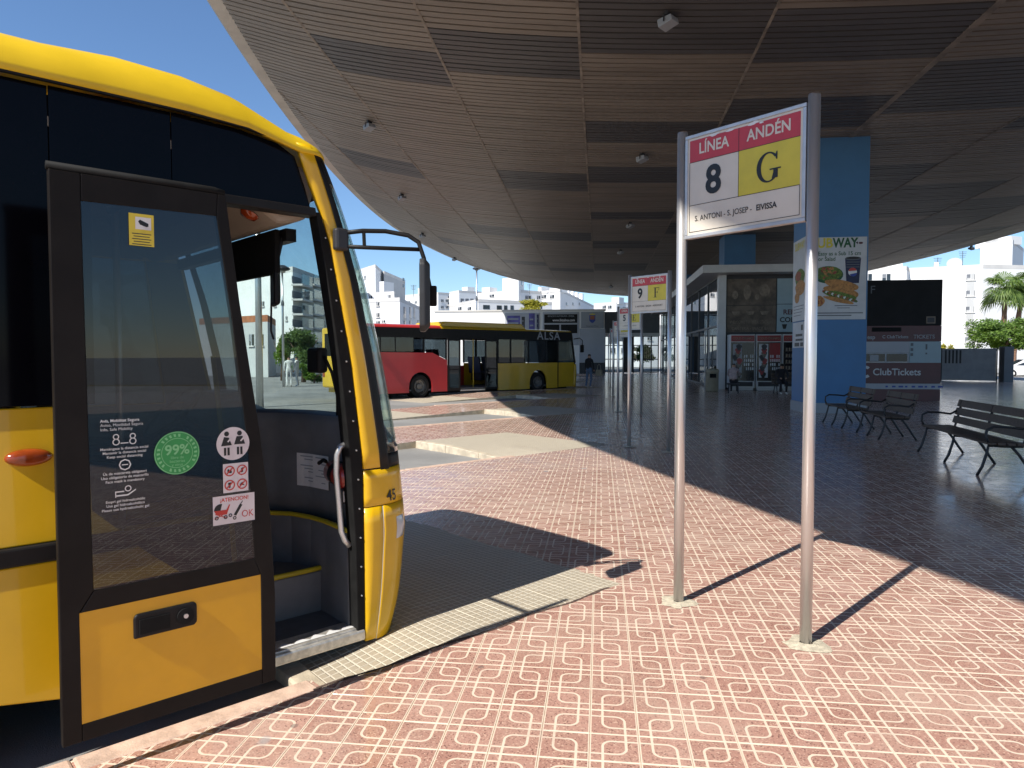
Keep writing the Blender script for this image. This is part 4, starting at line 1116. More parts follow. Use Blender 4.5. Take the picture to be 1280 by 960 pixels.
# white round passengers sticker
ws = sticker(disc(-0.537, 1.193, 0.077), 'pink_print', 'round_sticker')
for dx, fl in ((-0.03, 1), (0.03, -1)):
    a = -0.537 + dx
    sticker(disc(a, 1.240, 0.0115, 16), 'ink', 'print', 0.001, ws)
    if fl > 0: sticker([(a - 0.012, 1.226), (a + 0.010, 1.222), (a + 0.024, 1.186), (a - 0.026, 1.184)], 'ink', 'print', 0.001, ws)
    else: sticker([(a - 0.014, 1.226), (a + 0.014, 1.226), (a + 0.026, 1.188), (a - 0.026, 1.188)], 'ink', 'print', 0.001, ws)
    for e in (-0.008, 0.008): sticker(rect(a + e, 1.158, 0.0105, 0.036), 'ink', 'print', 0.001, ws)
    sticker([(a + 0.018, 1.222), (a + 0.024, 1.216), (a + 0.006, 1.200), (a + 0.002, 1.205)], 'pink_print', 'print', 0.002, ws)
# four prohibitions
fs_ = sticker(rect(-0.527, 1.033, 0.118, 0.135), 'pink_print', 'prohibition_sticker')
for i_ in (-1, 1):
    for j_ in (-1, 1):
        a, z = -0.527 + i_ * 0.029, 1.033 + j_ * 0.033
        annulus(a, z, 0.019, 0.0245, 'red_print', 'print', 0.002, fs_, 22)
        sticker([(a - 0.015, z - 0.011), (a - 0.011, z - 0.015), (a + 0.015, z + 0.011), (a + 0.011, z + 0.015)][::1], 'red_print', 'print', 0.0025, fs_)
        if j_ > 0 and i_ < 0: sticker([(a - 0.010, z - 0.010), (a + 0.010, z - 0.010), (a + 0.010, z + 0.002), (a - 0.002, z + 0.004), (a - 0.004, z + 0.011), (a - 0.010, z + 0.006)], 'ink', 'print', 0.0015, fs_)
        elif j_ > 0: sticker([(a - 0.004, z - 0.013), (a + 0.006, z - 0.009), (a + 0.006, z + 0.012), (a - 0.004, z + 0.008)], 'ink', 'print', 0.0015, fs_)
        elif i_ < 0: sticker([(a - 0.004, z - 0.013), (a + 0.003, z - 0.013), (a + 0.005, z + 0.002), (a + 0.010, z + 0.012), (a - 0.008, z + 0.012), (a - 0.006, z)], 'ink', 'print', 0.0015, fs_)
        else: sticker([(a - 0.012, z - 0.004), (a + 0.012, z - 0.008), (a + 0.004, z + 0.002), (a + 0.008, z + 0.010), (a - 0.006, z + 0.004)], 'ink', 'print', 0.0015, fs_)
# pushchair warning
at_ = sticker(rect(-0.537, 0.887, 0.195, 0.133), 'pink_print', 'pushchair_sticker')
dtext('¡ATENCION!', 0.025, -0.535, 0.933, 'red_print', at_, 0.02, 0.001, 0.95)
dtext('OK', 0.046, -0.474, 0.856, 'red_print', at_, -0.003, 0.001, 0.85)
def pram(a, z, k, fold):
    if not fold:
        mb = MB(TB); n = 12
        mb.face([(a, SG + 0.0012, z)] + [(a + k * math.cos(t), SG + 0.0012, z + k * math.sin(t)) for t in [math.pi * (0.42 + 0.58 * q / n) for q in range(n + 1)]]); mb.build('print', 'ink', at_, fix=False)
        sticker([(a - k, z), (a + k * 0.9, z), (a + k * 1.3, z + k * 0.75), (a + k * 1.5, z + k * 0.75), (a + k * 0.95, z - k * 0.75), (a - k * 0.6, z - k * 0.7)], 'red_print', 'print', 0.001, at_)
        for dx in (-0.6, 0.75): annulus(a + k * dx, z - k * 1.15, k * 0.16, k * 0.3, 'ink', 'print', 0.0014, at_, 14)
        for d in (1, -1): sticker([(a - d * k * 1.0, z - k * 1.25), (a - d * k * 0.85, z - k * 1.3), (a + d * k * 0.9, z - k * 0.55), (a + d * k * 0.75, z - k * 0.45)][::d], 'red_print', 'print', 0.0011, at_)
    else:
        sticker([(a - k * 0.5, z - k * 0.7), (a - k * 0.1, z - k * 0.9), (a + k * 0.9, z + k * 0.7), (a + k * 0.5, z + k * 0.9)], 'ink', 'print', 0.001, at_)
        sticker([(a + k * 0.45, z + k * 0.75), (a + k * 0.55, z + k * 0.65), (a + k * 1.0, z + k * 1.3), (a + k * 0.9, z + k * 1.35)], 'ink', 'print', 0.001, at_)
        for dx, dz in ((-1.0, -0.7), (-0.35, -1.2)): annulus(a + k * dx, z + k * dz, k * 0.14, k * 0.28, 'ink', 'print', 0.0014, at_, 14)
pram(-0.600, 0.888, 0.030, False); pram(-0.525, 0.880, 0.030, True)
# mesh shelf behind the glass: a grey reflective strip seen in the lower door glass
# ---- exterior mirror on its tubular arm
mr = empty('wing_mirror'); mr.parent = bus
MB(TB).box(0.075, 0.155, 0.0, 0.05, 2.165, 2.285).build('bracket', 'metal_dark', mr, bevel=0.015)
MB(TB).tube([(0.13, 0.03, 2.262), (0.22, 0.075, 2.278), (0.33, 0.13, 2.282), (0.43, 0.20, 2.262), (0.475, 0.235, 2.225), (0.495, 0.255, 2.14), (0.515, 0.275, 2.0), (0.525, 0.285, 1.93)], 0.0125, 10).build('arm', 'black', mr, smooth=True)
MB(TB).tube([(0.13, 0.03, 2.190), (0.25, 0.085, 2.190), (0.483, 0.24, 2.186)], 0.0115, 10).build('arm', 'black', mr, smooth=True)
MB(TB).tube([(0.225, 0.078, 2.275), (0.23, 0.076, 2.19)], 0.010, 8).build('strut', 'black', mr)
# head: a thin housing turned back towards the driver
ang_ = R(-13.0) - BANG + math.pi / 2      # heading of the housing's width, from the bus direction
wd = Vector((math.cos(R(53.5)), -math.sin(R(53.5)), 0))       # (a, s) direction of its width
nd = Vector((math.sin(R(53.5)), math.cos(R(53.5)), 0))
cc_ = Vector((0.50, 0.275, 1.935))
def TM(w, n, z):
    p = cc_ + wd * w + nd * n; return TB(p.x, p.y, p.z + z)
mb = MB(TM)
out = [(-0.105, -0.17), (-0.11, 0.0), (-0.10, 0.16), (-0.075, 0.19), (0.06, 0.19), (0.085, 0.16), (0.09, -0.02), (0.08, -0.17), (0.05, -0.20), (-0.08, -0.20)]
for (i0, i1) in ((0, 1),):
    A = [mb.v((w, -0.038, z)) for w, z in out]; Bm = [mb.v((w * 1.02, -0.01, z * 1.01)) for w, z in out]; Cm = [mb.v((w * 0.8, 0.018, z * 0.85)) for w, z in out]
n = len(out)
mb.idx(A)
for P_, Q_ in ((A, Bm), (Bm, Cm)):
    for q in range(n): mb.idx([P_[q], P_[(q + 1) % n], Q_[(q + 1) % n], Q_[q]])
mb.idx(Cm[::-1])
hdm = mb.build('mirror_head', 'mirror_grey', mr, bevel=0.006)
mb = MB(TM); mb.face([(w * 0.88, -0.0395, z * 0.9) for w, z in out]); mb.build('mirror_glass', 'alu', hdm, fix=False)
MB(TM).box(-0.03, 0.03, 0.015, 0.055, -0.06, 0.05).build('pivot', 'rubber', mr, bevel=0.008)

# ================================================================ platform signs
def serif(ch):
    """outline strokes of a roman capital, unit height"""
    P = []
    def r(x0, y0, x1, y1): P.append([(x0, y0), (x1, y0), (x1, y1), (x0, y1)])
    if ch in 'EF':
        r(0.20, 0.0, 0.36, 1.0); r(0.08, 0.0, 0.1999, 0.045); r(0.08, 0.955, 0.1999, 1.0); r(0.3601, 0.95, 0.80, 1.0); P.append([(0.76, 0.9499), (0.72, 0.72), (0.765, 0.70), (0.80, 0.9499)])
        r(0.3601, 0.50, 0.58, 0.55); r(0.5801, 0.40, 0.62, 0.65)
        if ch == 'E': r(0.3601, 0.0, 0.84, 0.05); P.append([(0.80, 0.0501), (0.78, 0.30), (0.82, 0.32), (0.84, 0.0501)])
        else: r(0.3601, 0.0, 0.50, 0.045)
    if ch == 'G':
        n = 26; t0, t1 = R(42), R(318)
        o = [(0.50 + 0.44 * math.cos(t0 + (t1 - t0) * q / n), 0.5 + 0.52 * math.sin(t0 + (t1 - t0) * q / n)) for q in range(n + 1)]
        i = [(0.52 + 0.29 * math.cos(t0 + (t1 - t0) * q / n), 0.5 + 0.465 * math.sin(t0 + (t1 - t0) * q / n)) for q in range(n + 1)]
        for q in range(n): P.append([o[q], o[q + 1], i[q + 1], i[q]])
        r(0.70, 0.10, 0.865, 0.385); r(0.56, 0.386, 0.98, 0.435)
        P.append([(0.70, 0.30), (0.64, 0.10), (0.70, 0.099)]); P.append([(0.80, 0.72), (0.845, 0.72), (0.845, 0.99), (0.81, 0.99), (0.76, 0.85)])
    return P
def glyph(parent, ch, h, x, y, z, m):
    mb = MB()
    for q, p in enumerate(serif(ch)): mb.face([(x + (a - 0.5) * h, y - q * 2e-5, z + (b - 0.5) * h) for a, b in p])
    return mb.build('lettering', m, parent, fix=False)
SW_ = 0.433
def sign(k, line, letter, dest, bold_dest, label):
    o = tag(empty('platform_sign', (0.827, 4.368 + 8 * k, 0), math.atan2(-0.596, 0.629)), label, 'sign', 'platform signs along the bays')
    for sx in (-1, 1):
        p = MB().tube([(sx * SW_, 0, -0.005), (sx * SW_, 0, 3.005)], 0.0325, 20).build('post', 'steel', o, smooth=False)
        for f in p.data.polygons: f.use_smooth = len(f.vertices) == 4
        MB().lathe([(0.0325, 3.005), (0.03, 3.014), (0.0, 3.016)], c=(sx * SW_, 0, 0), n=20).build('cap', 'alu', p, smooth=True)
        mb = MB(); n = 26
        for rr, zz_ in ((0.115, 0.003), (0.07, 0.010), (0.034, 0.013)): pass
        rg = [[mb.v((sx * SW_ + rr * (1 + 0.22 * math.sin(3.1 * t * 2 * math.pi / n + k + sx) + random.uniform(-.12, .12) * (rr > 0.1)) * math.cos(2 * math.pi * t / n), rr * (1 + random.uniform(-.12, .12) * (rr > 0.1)) * math.sin(2 * math.pi * t / n), zz_)) for t in range(n)] for rr, zz_ in ((0.118, 0.0025), (0.075, 0.009), (0.033, 0.013))]
        for A, B in zip(rg, rg[1:]):
            for t in range(n): mb.idx([A[t], A[(t + 1) % n], B[(t + 1) % n], B[t]])
        mb.build('mortar_collar', 'mortar', o)
    x0, x1, z0, z1 = -SW_ + 0.034, SW_ - 0.034, 2.335, 2.975
    b = MB(); b.box(x0, x1, -0.02, 0.02, z1 - 0.022, z1); b.box(x0, x1, -0.02, 0.02, z0, z0 + 0.022)
    b.box(x0, x0 + 0.02, -0.02, 0.02, z0 + 0.0225, z1 - 0.0225); b.box(x1 - 0.02, x1, -0.02, 0.02, z0 + 0.0225, z1 - 0.0225)
    b.build('frame', 'sign_frame', o, bevel=0.003)
    pn = MB().box(x0 + 0.0205, x1 - 0.0205, -0.014, 0.014, z0 + 0.0225, z1 - 0.0225).build('panel', 'sign_white', o)
    a0, a1 = x0 + 0.034, x1 - 0.034; xm = a0 + (a1 - a0) * 0.475
    F = -0.0150
    def sheet(xa, xb, za, zb, m, y=F): 
        mb = MB(); mb.face([(xa, y, za), (xb, y, za), (xb, y, zb), (xa, y, zb)]); return mb.build('sign_face', m, pn, fix=False)
    zt = z1 - 0.036; zh = zt - 0.135; zm = zh - 0.265; zb_ = z0 + 0.040
    rd = sheet(a0, a1, zh, zt, 'sign_red'); sheet(xm, a1, zm, zh - 0.001, 'sign_yellow')
    ln = MB(); y = F - 0.0008; w = 0.0016
    for (xa, xb, za, zb) in ((a0, a1, zh - w, zh + w), (xm - w, xm + w, zm, zt), (a0, a1, zm - w, zm + w), (a0, a1, zb_ - w, zb_ + w), (a0 - w, a0 + w, zb_, zh), (a1 - w, a1 + w, zb_, zm)):
        ln.face([(xa, y - 1e-5 * len(ln.fs), za), (xb, y - 1e-5 * len(ln.fs), za), (xb, y - 1e-5 * len(ln.fs), zb), (xa, y - 1e-5 * len(ln.fs), zb)])
    ln.build('rule', 'ink', pn, fix=False)
    X_, U_ = (1, 0, 0), (0, 0, 1)
    def t(s, size, x, z, m, bold=0.0, sx=1.0): return lettering(pn, s, size, (x, F - 0.0015, z), X_, U_, m, bold, sx=sx)
    t('LÍNEA', 0.092, (a0 + xm) / 2, (zh + zt) / 2 + 0.005, 'sign_white', 0.02, 0.86); t('ANDÉN', 0.092, (xm + a1) / 2, (zh + zt) / 2 + 0.005, 'sign_white', 0.02, 0.86)
    if line: t(line, 0.235, (a0 + xm) / 2, (zm + zh) / 2 - 0.004, 'ink', 0.03, 0.95)
    if letter in 'GEF': glyph(pn, letter, 0.165, (xm + a1) / 2, F - 0.0015, (zm + zh) / 2, 'ink')
    else: t(letter, 0.22, (xm + a1) / 2, (zm + zh) / 2, 'ink', 0.02)
    zd = (zm + zb_) / 2 - 0.004
    if bold_dest:
        lettering(pn, dest, 0.047, ((a0 + a1) / 2 + 0.085, F - 0.0015, zd), X_, U_, 'ink', 0.003, 'RIGHT', 0.86)
        lettering(pn, bold_dest, 0.047, ((a0 + a1) / 2 + 0.10, F - 0.0015, zd), X_, U_, 'ink', 0.022, 'LEFT', 0.86)
    else: lettering(pn, dest, 0.043, ((a0 + a1) / 2, F - 0.0015, zd), X_, U_, 'ink', 0.002, sx=0.94)
    # flaked corners of the print
    for q in range(7):
        fl = MB(); xx = random.uniform(a0, a1); zz_ = zt + random.uniform(-0.008, 0.01); rr = random.uniform(0.008, 0.03)
        fl.face([(xx + rr * random.uniform(.7, 1.3) * math.cos(2 * math.pi * e / 7), F - 0.0022 - 1e-5 * q, zz_ + 0.3 * rr * random.uniform(.7, 1.3) * math.sin(2 * math.pi * e / 7)) for e in range(7)])
        fl.build('flaked_print', 'white_print', pn, fix=False)
    return o
sign(0, '8', 'G', 'S. ANTONI - S. JOSEP - ', 'EIVISSA', 'big steel post sign reading line 8 platform G in the foreground')
sign(1, '9', 'F', 'S. ANTONI - BADIA - AEROPORT', None, 'platform sign reading line 9 platform F behind the big sign')
sign(2, '5', 'E', 'S. ANTONI - CALA LLONGA', None, 'platform sign with a yellow letter E below the line 9 sign')
sign(3, '3', 'D', 'SANT JOAN - PORTINATX', None, 'platform sign fourth in the row, just behind the letter E sign')
sign(4, '10', 'C', 'AEROPORT', None, 'platform sign fifth in the row with a red header behind the others')
sign(5, '13', 'B', 'SANTA EULÀRIA', None, 'farthest platform sign in the row near the white wall')

# ================================================================ the red and yellow bus at the far bay
bus2 = tag(empty('bus', (P0.x, P0.y + 32, ROAD), math.pi / 2 - BANG), 'red and yellow bus parked side-on at the far bay with lettering on its frieze', 'bus')
W2 = 2.5
def side(name, pts, m, s=0.0, th=0.04, bevel=0.0, parent=None): return _plate(name, pts, s, th, m, parent or bus2, bevel)
def arch2(ac): return [(ac + 0.58 * math.cos(math.pi * q / 12), 0.34 + 0.60 * math.sin(math.pi * q / 12)) for q in range(13)]
for sd_, s_ in ((0, 0.0), (1, -W2 + 0.04)):
    red = [(-11.75, 0.1), (-9.1 - 0.58, 0.1)] + arch2(-9.1)[::-1] + [(-9.1 + 0.58, 0.1), (-7.72, 0.1), (-7.72, 1.42), (-8.5, 1.74), (-11.75, 1.76)]
    side('side_panel', red, 'bus_red', s_)
    yl = [(-4.82, 0.05), (-2.24 - 0.58, 0.05)] + arch2(-2.24)[::-1] + [(-2.24 + 0.58, 0.05), (-0.9, 0.05), (-0.86, 1.28), (-4.82, 1.27)]
    side('side_panel', yl, 'bus2_yellow', s_)
    side('frieze', [(-11.95, 2.36), (0.16, 2.36), (0.1, 2.78), (-11.95, 2.74)], 'black', s_ + (0.004 if not sd_ else -0.004))
    tops = [(-11.75, -11.05), (-11.0, -10.35), (-10.3, -8.95), (-8.9, -7.78)]
    for a0, a1 in tops:
        lo0 = 1.78 if a0 < -8.6 else 1.70; lo1 = 1.78 if a1 < -8.5 else 1.46
        pw = [(a0, lo0)] + ([(-8.5, 1.76)] if a0 < -8.6 < a1 and a1 > -8.5 else []) + [(a1, lo1), (a1, 2.355), (a0, 2.355)]
        side('window', pw, 'tint', s_ - 0.01, 0.008)
    for a0, a1 in ((-4.78, -4.1), (-4.0, -2.9), (-2.85, -1.75), (-1.7, -0.92)): side('window', [(a0, 1.30), (a1, 1.30), (a1, 2.355), (a0, 2.355)], 'tint', s_ - 0.01, 0.008)
    for a0, a1 in ((-11.95, -11.75), (-11.05, -11.0), (-10.35, -10.3), (-8.95, -8.9), (-7.78, -7.72), (-4.85, -4.78), (-4.1, -4.0), (-2.9, -2.85), (-1.75, -1.70)):
        side('pillar', [(a0, 1.28), (a1, 1.28), (a1, 2.36), (a0, 2.36)], 'black', s_ - 0.005, 0.05)
    for w in (-9.1, -2.24):
        wheel(bus2, TB, w, s_ - 0.18 if not sd_ else s_ + 0.14, 0.48 + ROAD, 0.48, 0.28, 1 if not sd_ else -1)
        MB(TB).lathe([(0.57, -0.15), (0.57, 0.15)], c=(w, s_ - 0.2 if not sd_ else s_ + 0.2, 0.36), ax=(0, 1, 0), n=24).build('wheel_arch', 'rubber', bus2)
side('far_door_panel', [(-7.72, 0.1), (-4.82, 0.1), (-4.82, 1.15), (-7.72, 1.15)], 'bus_red', -W2 + 0.04)
# double door: folded leaves either side of the opening
for a0, a1 in ((-7.70, -7.02), (-5.60, -4.87)):
    lf = empty('door'); lf.parent = bus2
    b = MB(TB)
    for (x0, x1, z0, z1) in ((a0, a0 + 0.06, 0.12, 2.35), (a1 - 0.06, a1, 0.12, 2.35), (a0 + 0.06, a1 - 0.06, 0.12, 0.22), (a0 + 0.06, a1 - 0.06, 2.25, 2.35), (a0 + 0.06, a1 - 0.06, 1.0, 1.05)): b.box(x0, x1, -0.02, 0.03, z0, z1)
    b.build('door_frame', 'black', lf)
    MB(TB).box(a0 + 0.06, a1 - 0.06, 0.0, 0.008, 1.05, 2.25).build('pane', 'tint', lf); MB(TB).box(a0 + 0.06, a1 - 0.06, 0.0, 0.008, 0.22, 1.0).build('pane', 'tint', lf)
for a_ in (-6.75, -6.0): MB(TB).tube([(a_, -0.35, 0.2), (a_, -0.35, 2.35)], 0.02, 6).build('grab_pole', 'step_yellow', bus2)
side('sill', [(-7.0, 0.08), (-5.6, 0.08), (-5.6, 0.14), (-7.0, 0.14)], 'tread')
mb = MB(TB); mb.box(-11.75, 0.2, -W2 + 0.06, -0.06, 0.16, 0.22); mb.build('floor', 'floor_grey', bus2)
MB(TB).box(-11.75, -0.1, -W2 + 0.06, -0.06, 2.45, 2.5).build('ceiling', 'ceiling_beige', bus2)
MB(TB).box(-11.8, 0.1, -W2 + 0.4, -0.35, 0.0, 0.155).build('chassis', 'rubber', bus2)
# roof in two colours, air conditioning pod
def roof2(a0, a1, m):
    mb = MB(TB); pr = [(0.0, 2.745), (-0.02, 2.80), (-0.12, 2.86), (-0.5, 2.90), (-W2 / 2, 2.915), (-W2 + 0.5, 2.90), (-W2 + 0.12, 2.86), (-W2 + 0.02, 2.80), (-W2, 2.745)]
    A = [mb.v((a0, s, z)) for s, z in pr]; B = [mb.v((a1, s, z + (0.02 if a1 < 0 else -0.02))) for s, z in pr]
    for q in range(len(pr) - 1): mb.idx([A[q], B[q], B[q + 1], A[q + 1]])
    mb.idx(A); mb.idx(B[::-1]); return mb.build('roof', m, bus2)
roof2(-11.95, -8.05, 'bus_red'); roof2(-8.04, 0.12, 'bus2_yellow')
mb = MB(TB); mb.prism([(-8.0, -0.25, 2.85), (-7.7, -0.25, 3.08), (-3.1, -0.25, 3.10), (-2.8, -0.25, 2.85)], (0, -W2 + 0.5, 0)); mb.build('air_conditioner', 'bus2_yellow', bus2, bevel=0.04)
# rear and front
MB(TB).box(-12.25, -11.95, -W2 + 0.02, -0.02, 0.32, 2.74).build('rear_body', 'bus2_yellow', bus2, bevel=0.08)
MB(TB).box(-11.95, -11.75, -W2 + 0.01, -0.01, 0.12, 1.76).build('rear_corner', 'bus2_yellow', bus2, bevel=0.02)
MB(TB).box(-12.262, -12.245, -2.2, -0.3, 1.6, 2.5).build('rear_window', 'black_glass', bus2, bevel=0.02)
for s_ in (-0.2, -W2 + 0.2): MB(TB).box(-12.27, -12.24, s_ - 0.08, s_ + 0.08, 0.75, 1.0).build('tail_light', 'amber', bus2, bevel=0.02)
def nose2(t, z):
    c, s_ = math.cos(R(t)), math.sin(R(t))
    a = lerp_table([(0, 0.28), (0.7, 0.34), (1.2, 0.30), (2.4, 0.06), (2.8, -0.02)], z)
    return (a + 0.42 * max(s_, 0) ** 0.75, -W2 / 2 + math.copysign(abs(c) ** 0.6, c) * W2 / 2, z)
def strip2(name, t0, t1, z0, z1, m, solid=0.02, n=16): return strip(name, [(lambda z, t=t0 + (t1 - t0) * q / n: nose2(t, z)) for q in range(n + 1)], z0, z1, m, bus2, 8, solid)
strip2('front_panel', 0, 180, 0.05, 1.2, 'bus2_yellow'); strip2('windscreen', 6, 174, 1.25, 2.45, 'tint', 0.008); strip2('destination_box', 0, 180, 2.45, 2.78, 'black')
strip2('corner_pillar', 0, 6, 1.2, 2.45, 'black'); strip2('corner_pillar', 174, 180, 1.2, 2.45, 'black')
side('front_door', [(-0.86, 0.08), (0.28, 0.08), (0.3, 1.28), (-0.85, 1.28)], 'bus2_yellow', -0.01)
side('front_door_glass', [(-0.84, 1.30), (0.28, 1.30), (0.06, 2.355), (-0.84, 2.355)], 'clear', -0.02, 0.01)
side('pillar', [(-0.92, 0.05), (-0.86, 0.05), (-0.84, 2.36), (-0.92, 2.36)], 'black', 0.004, 0.04)
lettering(bus2, 'ALSA', 0.55, TB(-1.55, 0.006 + 0.006, 2.56), (1, 0, 0), (0, 0, 1), 'hoarding_grey', 0.012, sx=1.15, spacing=1.15)
m2 = empty('wing_mirror'); m2.parent = bus2
MB(TB).tube([(0.25, 0.0, 2.45), (0.6, 0.1, 2.5), (0.72, 0.16, 2.38), (0.72, 0.16, 2.1)], 0.025, 8).build('arm', 'black', m2, smooth=True)
MB(TB).box(0.66, 0.74, 0.05, 0.27, 1.78, 2.16).build('mirror_head', 'black', m2, bevel=0.03)
for r_ in range(6):
    for s_ in (-0.6, -1.9): seat(-11.4 + r_ * 0.72, s_, 0.85, 0.75, 'seat', 0.72, bus2)
for r_ in range(3):
    for s_ in (-0.6, -1.9): seat(-4.4 + r_ * 0.85, s_, 0.85, 0.45, 'seat', 0.7, bus2)

# ================================================================ station building under the canopy
BX, BY = 5.6, 34.85
st = tag(empty('station_building', (BX, BY, 0)), 'glazed station hall with white eaves and poster boards behind the blue column', 'building')
def TS(x, y, z): return (x - BX, y - BY, z)
MB(TS).prism([(BX - 0.9, BY - 0.9, 5.45), (11.9, BY - 0.9, 5.45), (11.9, BY - 0.9, 5.80), (BX - 0.9, BY - 0.9, 5.80)], (0, 34, 0)).build('roof', 'metal_white', st)
MB(TS).box(BX - 0.05, BX + 0.32, BY, BY + 0.35, 0, 5.45).build('corner_pillar', 'metal_white', st, bevel=0.02)
MB(TS).box(BX + 0.32, 11.6, BY + 0.18, BY + 0.3, 0, 5.45).build('front_wall', 'metal_dark', st)
def board(x0, x1, z0, z1, m, name='poster_board', y=BY + 0.13): return MB(TS).box(x0, x1, y, y + 0.045, z0, z1).build(name, m, st)
p_ = board(5.98, 8.22, 4.02, 5.25, 'poster_brown')
# pale shapes of the printed picture
for (x, z, w, h) in ((6.9, 4.62, 0.34, 0.72), (7.7, 4.7, 0.5, 0.6), (6.35, 4.5, 0.28, 0.4), (7.35, 4.4, 0.2, 0.3)):
    mb = MB(TS); mb.face([(x + w / 2 * math.cos(2 * math.pi * q / 14), BY + 0.128, z + h / 2 * math.sin(2 * math.pi * q / 14)) for q in range(14)]); mb.build('print', 'poster_tan', p_, fix=False)
p_ = board(5.98, 8.22, 2.74, 3.99, 'poster_brown')
for x in (6.4, 7.05, 7.7):
    mb = MB(TS); mb.face([(x - 0.2, BY + 0.128, 3.72), (x - 0.12, BY + 0.128, 3.55), (x + 0.12, BY + 0.128, 3.55), (x + 0.2, BY + 0.128, 3.72)]); mb.build('print', 'poster_tan', p_, fix=False)
XF = lambda x, z, y=BY + 0.126: TS(x, y, z)
lettering(p_, 'WELCOME TO IBIZA STATION', 0.2, XF(7.1, 3.2), (1, 0, 0), (0, 0, 1), 'poster_tan', 0.01, sx=0.72)
lettering(p_, 'CAFETERIA - SNACK BAR', 0.2, XF(7.1, 2.9), (1, 0, 0), (0, 0, 1), 'poster_tan', 0.01, sx=0.8)
p_ = board(8.27, 10.6, 4.06, 5.25, 'panel_blue')
p_ = board(8.27, 10.6, 2.74, 4.03, 'panel_blue')
lettering(p_, 'REFRESHING', 0.32, XF(9.45, 3.66), (1, 0, 0), (0, 0, 1), 'maroon', 0.03, sx=1.0)
lettering(p_, 'COLD DRINKS', 0.32, XF(9.45, 3.30), (1, 0, 0), (0, 0, 1), 'ink', 0.03, sx=1.0)
mb = MB(TS); mb.face([(8.5, BY + 0.126, 3.1), (8.56, BY + 0.126, 2.88), (8.68, BY + 0.126, 2.88), (8.74, BY + 0.126, 3.1)]); mb.build('print', 'ink', p_, fix=False)
board(10.65, 11.5, 2.74, 5.25, 'panel_blue')
# glazed side walls
def glazing(x0, y0, x1, y1, n, zt, tr=(3.0,), door=None):
    d = Vector((x1 - x0, y1 - y0, 0)); L_ = d.length; d /= L_; nn = Vector((-d.y, d.x, 0))
    fr_ = MB(TS)
    def bar(t0, t1, z0, z1, th=0.05):
        a = Vector((x0, y0, 0)) + d * t0 - nn * th; b = Vector((x0, y0, 0)) + d * t1 - nn * th
        fr_.prism([(a.x, a.y, z0), (b.x, b.y, z0), (b.x, b.y, z1), (a.x, a.y, z1)], nn * 2 * th)
    for q in range(n + 1):
        t = L_ * q / n; bar(t - 0.04, t + 0.04, 0, zt)
    zs_ = [0.06] + list(tr) + [zt - 0.06]
    for z in zs_:
        for q in range(n): bar(L_ * q / n + 0.0405, L_ * (q + 1) / n - 0.0405, z - 0.05, z + 0.05, 0.045)
    fr_.build('mullions', 'metal_grey', st)
    for q in range(n):
        for z0, z1 in zip(zs_, zs_[1:]):
            t0, t1 = L_ * q / n + 0.04, L_ * (q + 1) / n - 0.04
            a = Vector((x0, y0, 0)) + d * t0; b = Vector((x0, y0, 0)) + d * t1
            mb = MB(TS); mb.face([(a.x, a.y, z0 + 0.05), (b.x, b.y, z0 + 0.05), (b.x, b.y, z1 - 0.05), (a.x, a.y, z1 - 0.05)]); mb.build('pane', 'pale_glass', st, fix=False)
glazing(BX + 0.05, BY + 0.36, BX + 0.05, 66.0, 9, 5.44, (3.05,))
glazing(BX + 0.05, 68.0, 11.5, 68.0, 3, 5.44, (3.05,))
MB(TS).box(BX + 0.3, 11.4, 46, 46.2, 0, 2.9).build('backlight_block', 'metal_dark', st)  # dark partition added to stop light from behind brightening the hall
MB(TS).box(11.5, 11.65, BY + 0.31, 68.8, 0, 5.44).build('side_wall', 'panel_grey', st)
# white sliding door leaves in the side wall
for y_ in (37.6, 38.9): MB(TS).box(BX - 0.06, BX - 0.01, y_, y_ + 0.16, 0.0, 2.95).build('door_stile', 'metal_white', st)
# cross wing at the end of the platform
hw = tag(empty('entrance_hall', (0.8, 68, 0)), 'low glazed entrance hall with dark fascia at the far end of the platform', 'building')
def TH2(x, y, z): return (x - 0.8, y - 68, z)
MB(TH2).box(0.4, 5.5, 67.6, 70, 3.75, 5.75).build('fascia', 'metal_grey', hw)
MB(TH2).box(0.4, 5.5, 67.45, 70, 3.45, 3.745).build('lintel', 'metal_white', hw)
fr_ = MB(TH2)
for x in (0.45, 1.3, 2.2, 3.1, 4.0, 4.75, 5.4): fr_.box(x - 0.05, x + 0.05, 67.8, 67.9, 0, 3.45)
for x0, x1 in ((0.5, 1.25), (1.35, 2.15), (2.25, 3.05), (3.15, 3.95), (4.05, 4.7), (4.8, 5.35)):
    for z in (0.08, 1.3, 2.6): fr_.box(x0, x1, 67.81, 67.89, z - 0.04, z + 0.04)
fr_.build('frame', 'metal_dark', hw)
for x0, x1 in ((0.5, 1.25), (1.35, 2.15), (3.15, 3.95), (4.05, 4.7), (4.8, 5.35)):
    mb = MB(TH2); mb.face([(x0, 67.85, 0.12), (x1, 67.85, 0.12), (x1, 67.85, 3.44), (x0, 67.85, 3.44)]); mb.build('pane', 'pale_glass', hw, fix=False)
MB(TH2).box(2.25, 3.05, 67.83, 67.87, 0.12, 3.4).build('door', 'metal_dark', hw)

